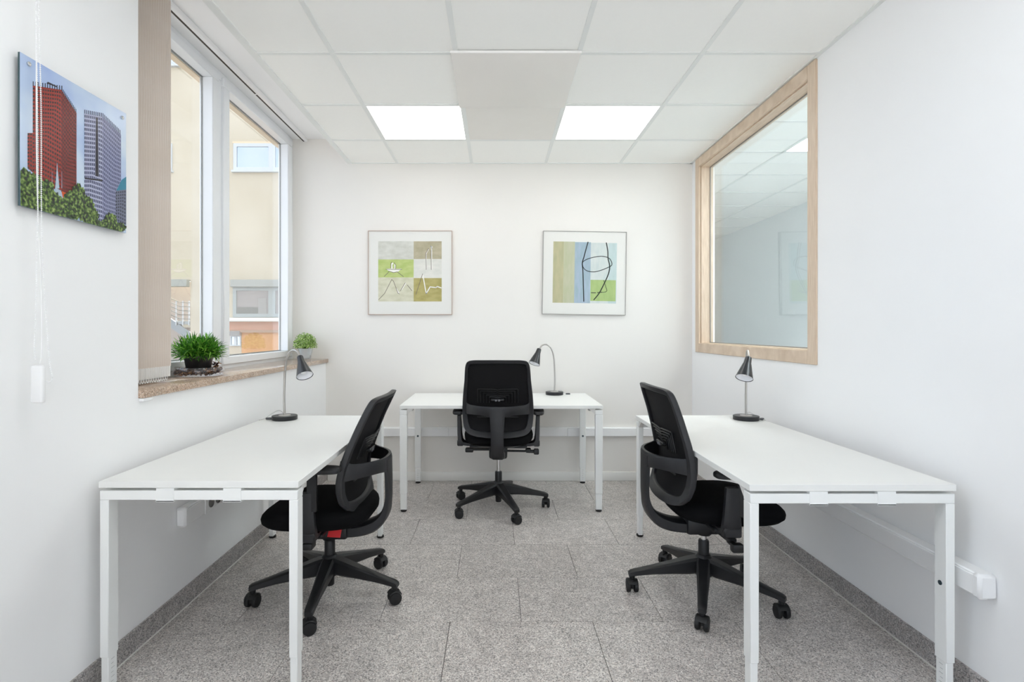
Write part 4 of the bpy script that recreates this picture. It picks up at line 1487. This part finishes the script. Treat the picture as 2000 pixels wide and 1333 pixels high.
def far_window(x0, x1, z0, z1, fm, gm, mull=(), fwid=0.06, yy=YA, sill=True):
    f = B()
    f.box(x0, x1, yy - 0.04, yy + 0.02, z0, z0 + fwid); f.box(x0, x1, yy - 0.04, yy + 0.02, z1 - fwid, z1)
    f.box(x0, x0 + fwid, yy - 0.04, yy + 0.02, z0 + fwid, z1 - fwid); f.box(x1 - fwid, x1, yy - 0.04, yy + 0.02, z0 + fwid, z1 - fwid)
    for m_ in mull:
        f.box(m_ - fwid, m_ + fwid, yy - 0.04, yy + 0.02, z0 + fwid, z1 - fwid)
    o_ = ob('window', f.mesh('window', fm), bld)
    xs = [x0] + list(mull) + [x1]
    for a, c in zip(xs, xs[1:]):
        ob('pane', B().box(a + fwid, c - fwid, yy - 0.015, yy - 0.005, z0 + fwid, z1 - fwid).mesh('pane', gm, smooth=False), o_)
    if sill:
        ob('window_ledge', B().box(x0 - 0.03, x1 + 0.03, yy - 0.10, yy, z0 - 0.05, z0).mesh('window_ledge', WFR), o_)
    return o_


far_window(wx(457), wx(575), wz(334), wz(281), WFR, SKYG, (wx(532),), 0.085)
ob('window_lintel', B().box(wx(455), wx(577), YA - 0.03, YA, wz(281), wz(277)).mesh('window_lintel', TAN), bld)
far_window(wx(250), wx(337), wz(334), wz(281), WFR, SKYG, (wx(300),), 0.07)
far_window(wx(250), wx(356), wz(128), wz(60), WFR, SKYG, (wx(335),), 0.07)
far_window(wx(456), wx(590), wz(620), wz(561.5), GFR, DARKG, (wx(532),), 0.09, sill=False)
ob('shutter_box', B().box(wx(455), wx(595), YA - 0.16, YA, wz(561.5), wz(547.5), 0.01).mesh('shutter_box', GREYM), bld)
ob('shutter_box', B().box(wx(250), wx(371), YA - 0.16, YA, wz(561), wz(547), 0.01).mesh('shutter_box', GREYM), bld)
far_window(wx(452), wx(473), wz(676), wz(656), WFR, SKYG, (wx(463),), 0.03, YA - 0.05, sill=False)
ob('shutter_box', B().box(wx(451), wx(473.5), YA - 0.16, YA - 0.05, wz(656), wz(647)).mesh('shutter_box', mat('shutter_dark_grey', S(150, 146, 142), 0.6)), bld)
# dark lower part of the window reflection, painted as patches over the panes
ob('painted_reflection', B().box(wx(465), wx(505), YA - 0.022, YA - 0.016, wz(618), wz(600)).mesh('painted_reflection', mat('reflection_dark', S(118, 116, 108), 0.5)), bld)
ob('painted_reflection', B().box(wx(505), wx(521), YA - 0.022, YA - 0.016, wz(618), wz(583)).mesh('painted_reflection', mat('reflection_mid', S(150, 146, 140), 0.5)), bld)

# recess wall and outside stair
st = thing('outdoor_staircase', 'grey outdoor staircase with a metal railing in the recess across the yard', 'staircase', (0, 0, 0))
YS = YA + 0.7
def sx_(px): return wx(px, YS)
def sz_(py): return wz(py, YS)
ob('stringer', B().prism([(sx_(318), YS, sz_(612)), (sx_(372), YS, sz_(650)), (sx_(372), YS, sz_(668)), (sx_(318), YS, sz_(630))], (0, 0.05, 0)).mesh('stringer', mat('grey_stringer', S(150, 156, 160), 0.6)), st)
ob('landing', B().box(sx_(345), sx_(376), YS, YS + 0.8, sz_(634), sz_(628)).mesh('landing', mat('landing_grey', S(168, 172, 172), 0.6)), st)
for k in range(5):
    a0, a1 = 577 + k * 8, 591 + k * 8
    ob('rail', B().tube([(sx_(318), YS - 0.02, sz_(a0 - 2)), (sx_(352), YS - 0.02, sz_(a1)), (sx_(378), YS - 0.02, sz_(a1 + 1))], 0.014, 6).mesh('rail', ALU), st)
for px in (325, 345, 358, 370):
    ob('post', B().box(sx_(px) - 0.015, sx_(px) + 0.015, YS - 0.03, YS, sz_(636), sz_(588)).mesh('post', ALU), st)
ob('steps', B().box(sx_(318), sx_(352), YS + 0.1, YS + 0.9, sz_(640), sz_(634)).box(sx_(318), sx_(340), YS + 0.1, YS + 0.9, sz_(632), sz_(626)).mesh('steps', mat('step_grey', S(196, 196, 190), 0.7)), st)
gm_ = mat('yard_paving', S(104, 102, 100), 0.9)
setting('added_terrace', B().box(-2.6, 6.0, -22, YF - 0.15, -0.35, -0.10), mat('added_terrace_paving', S(216, 214, 211), 0.9))  # unseen sunlit slab, added to bounce light in through the rear glazing
setting('ground', B().box(-40, 40, -45, 45, -3.7, -3.5), gm_)

print('objects', len(bpy.data.objects))
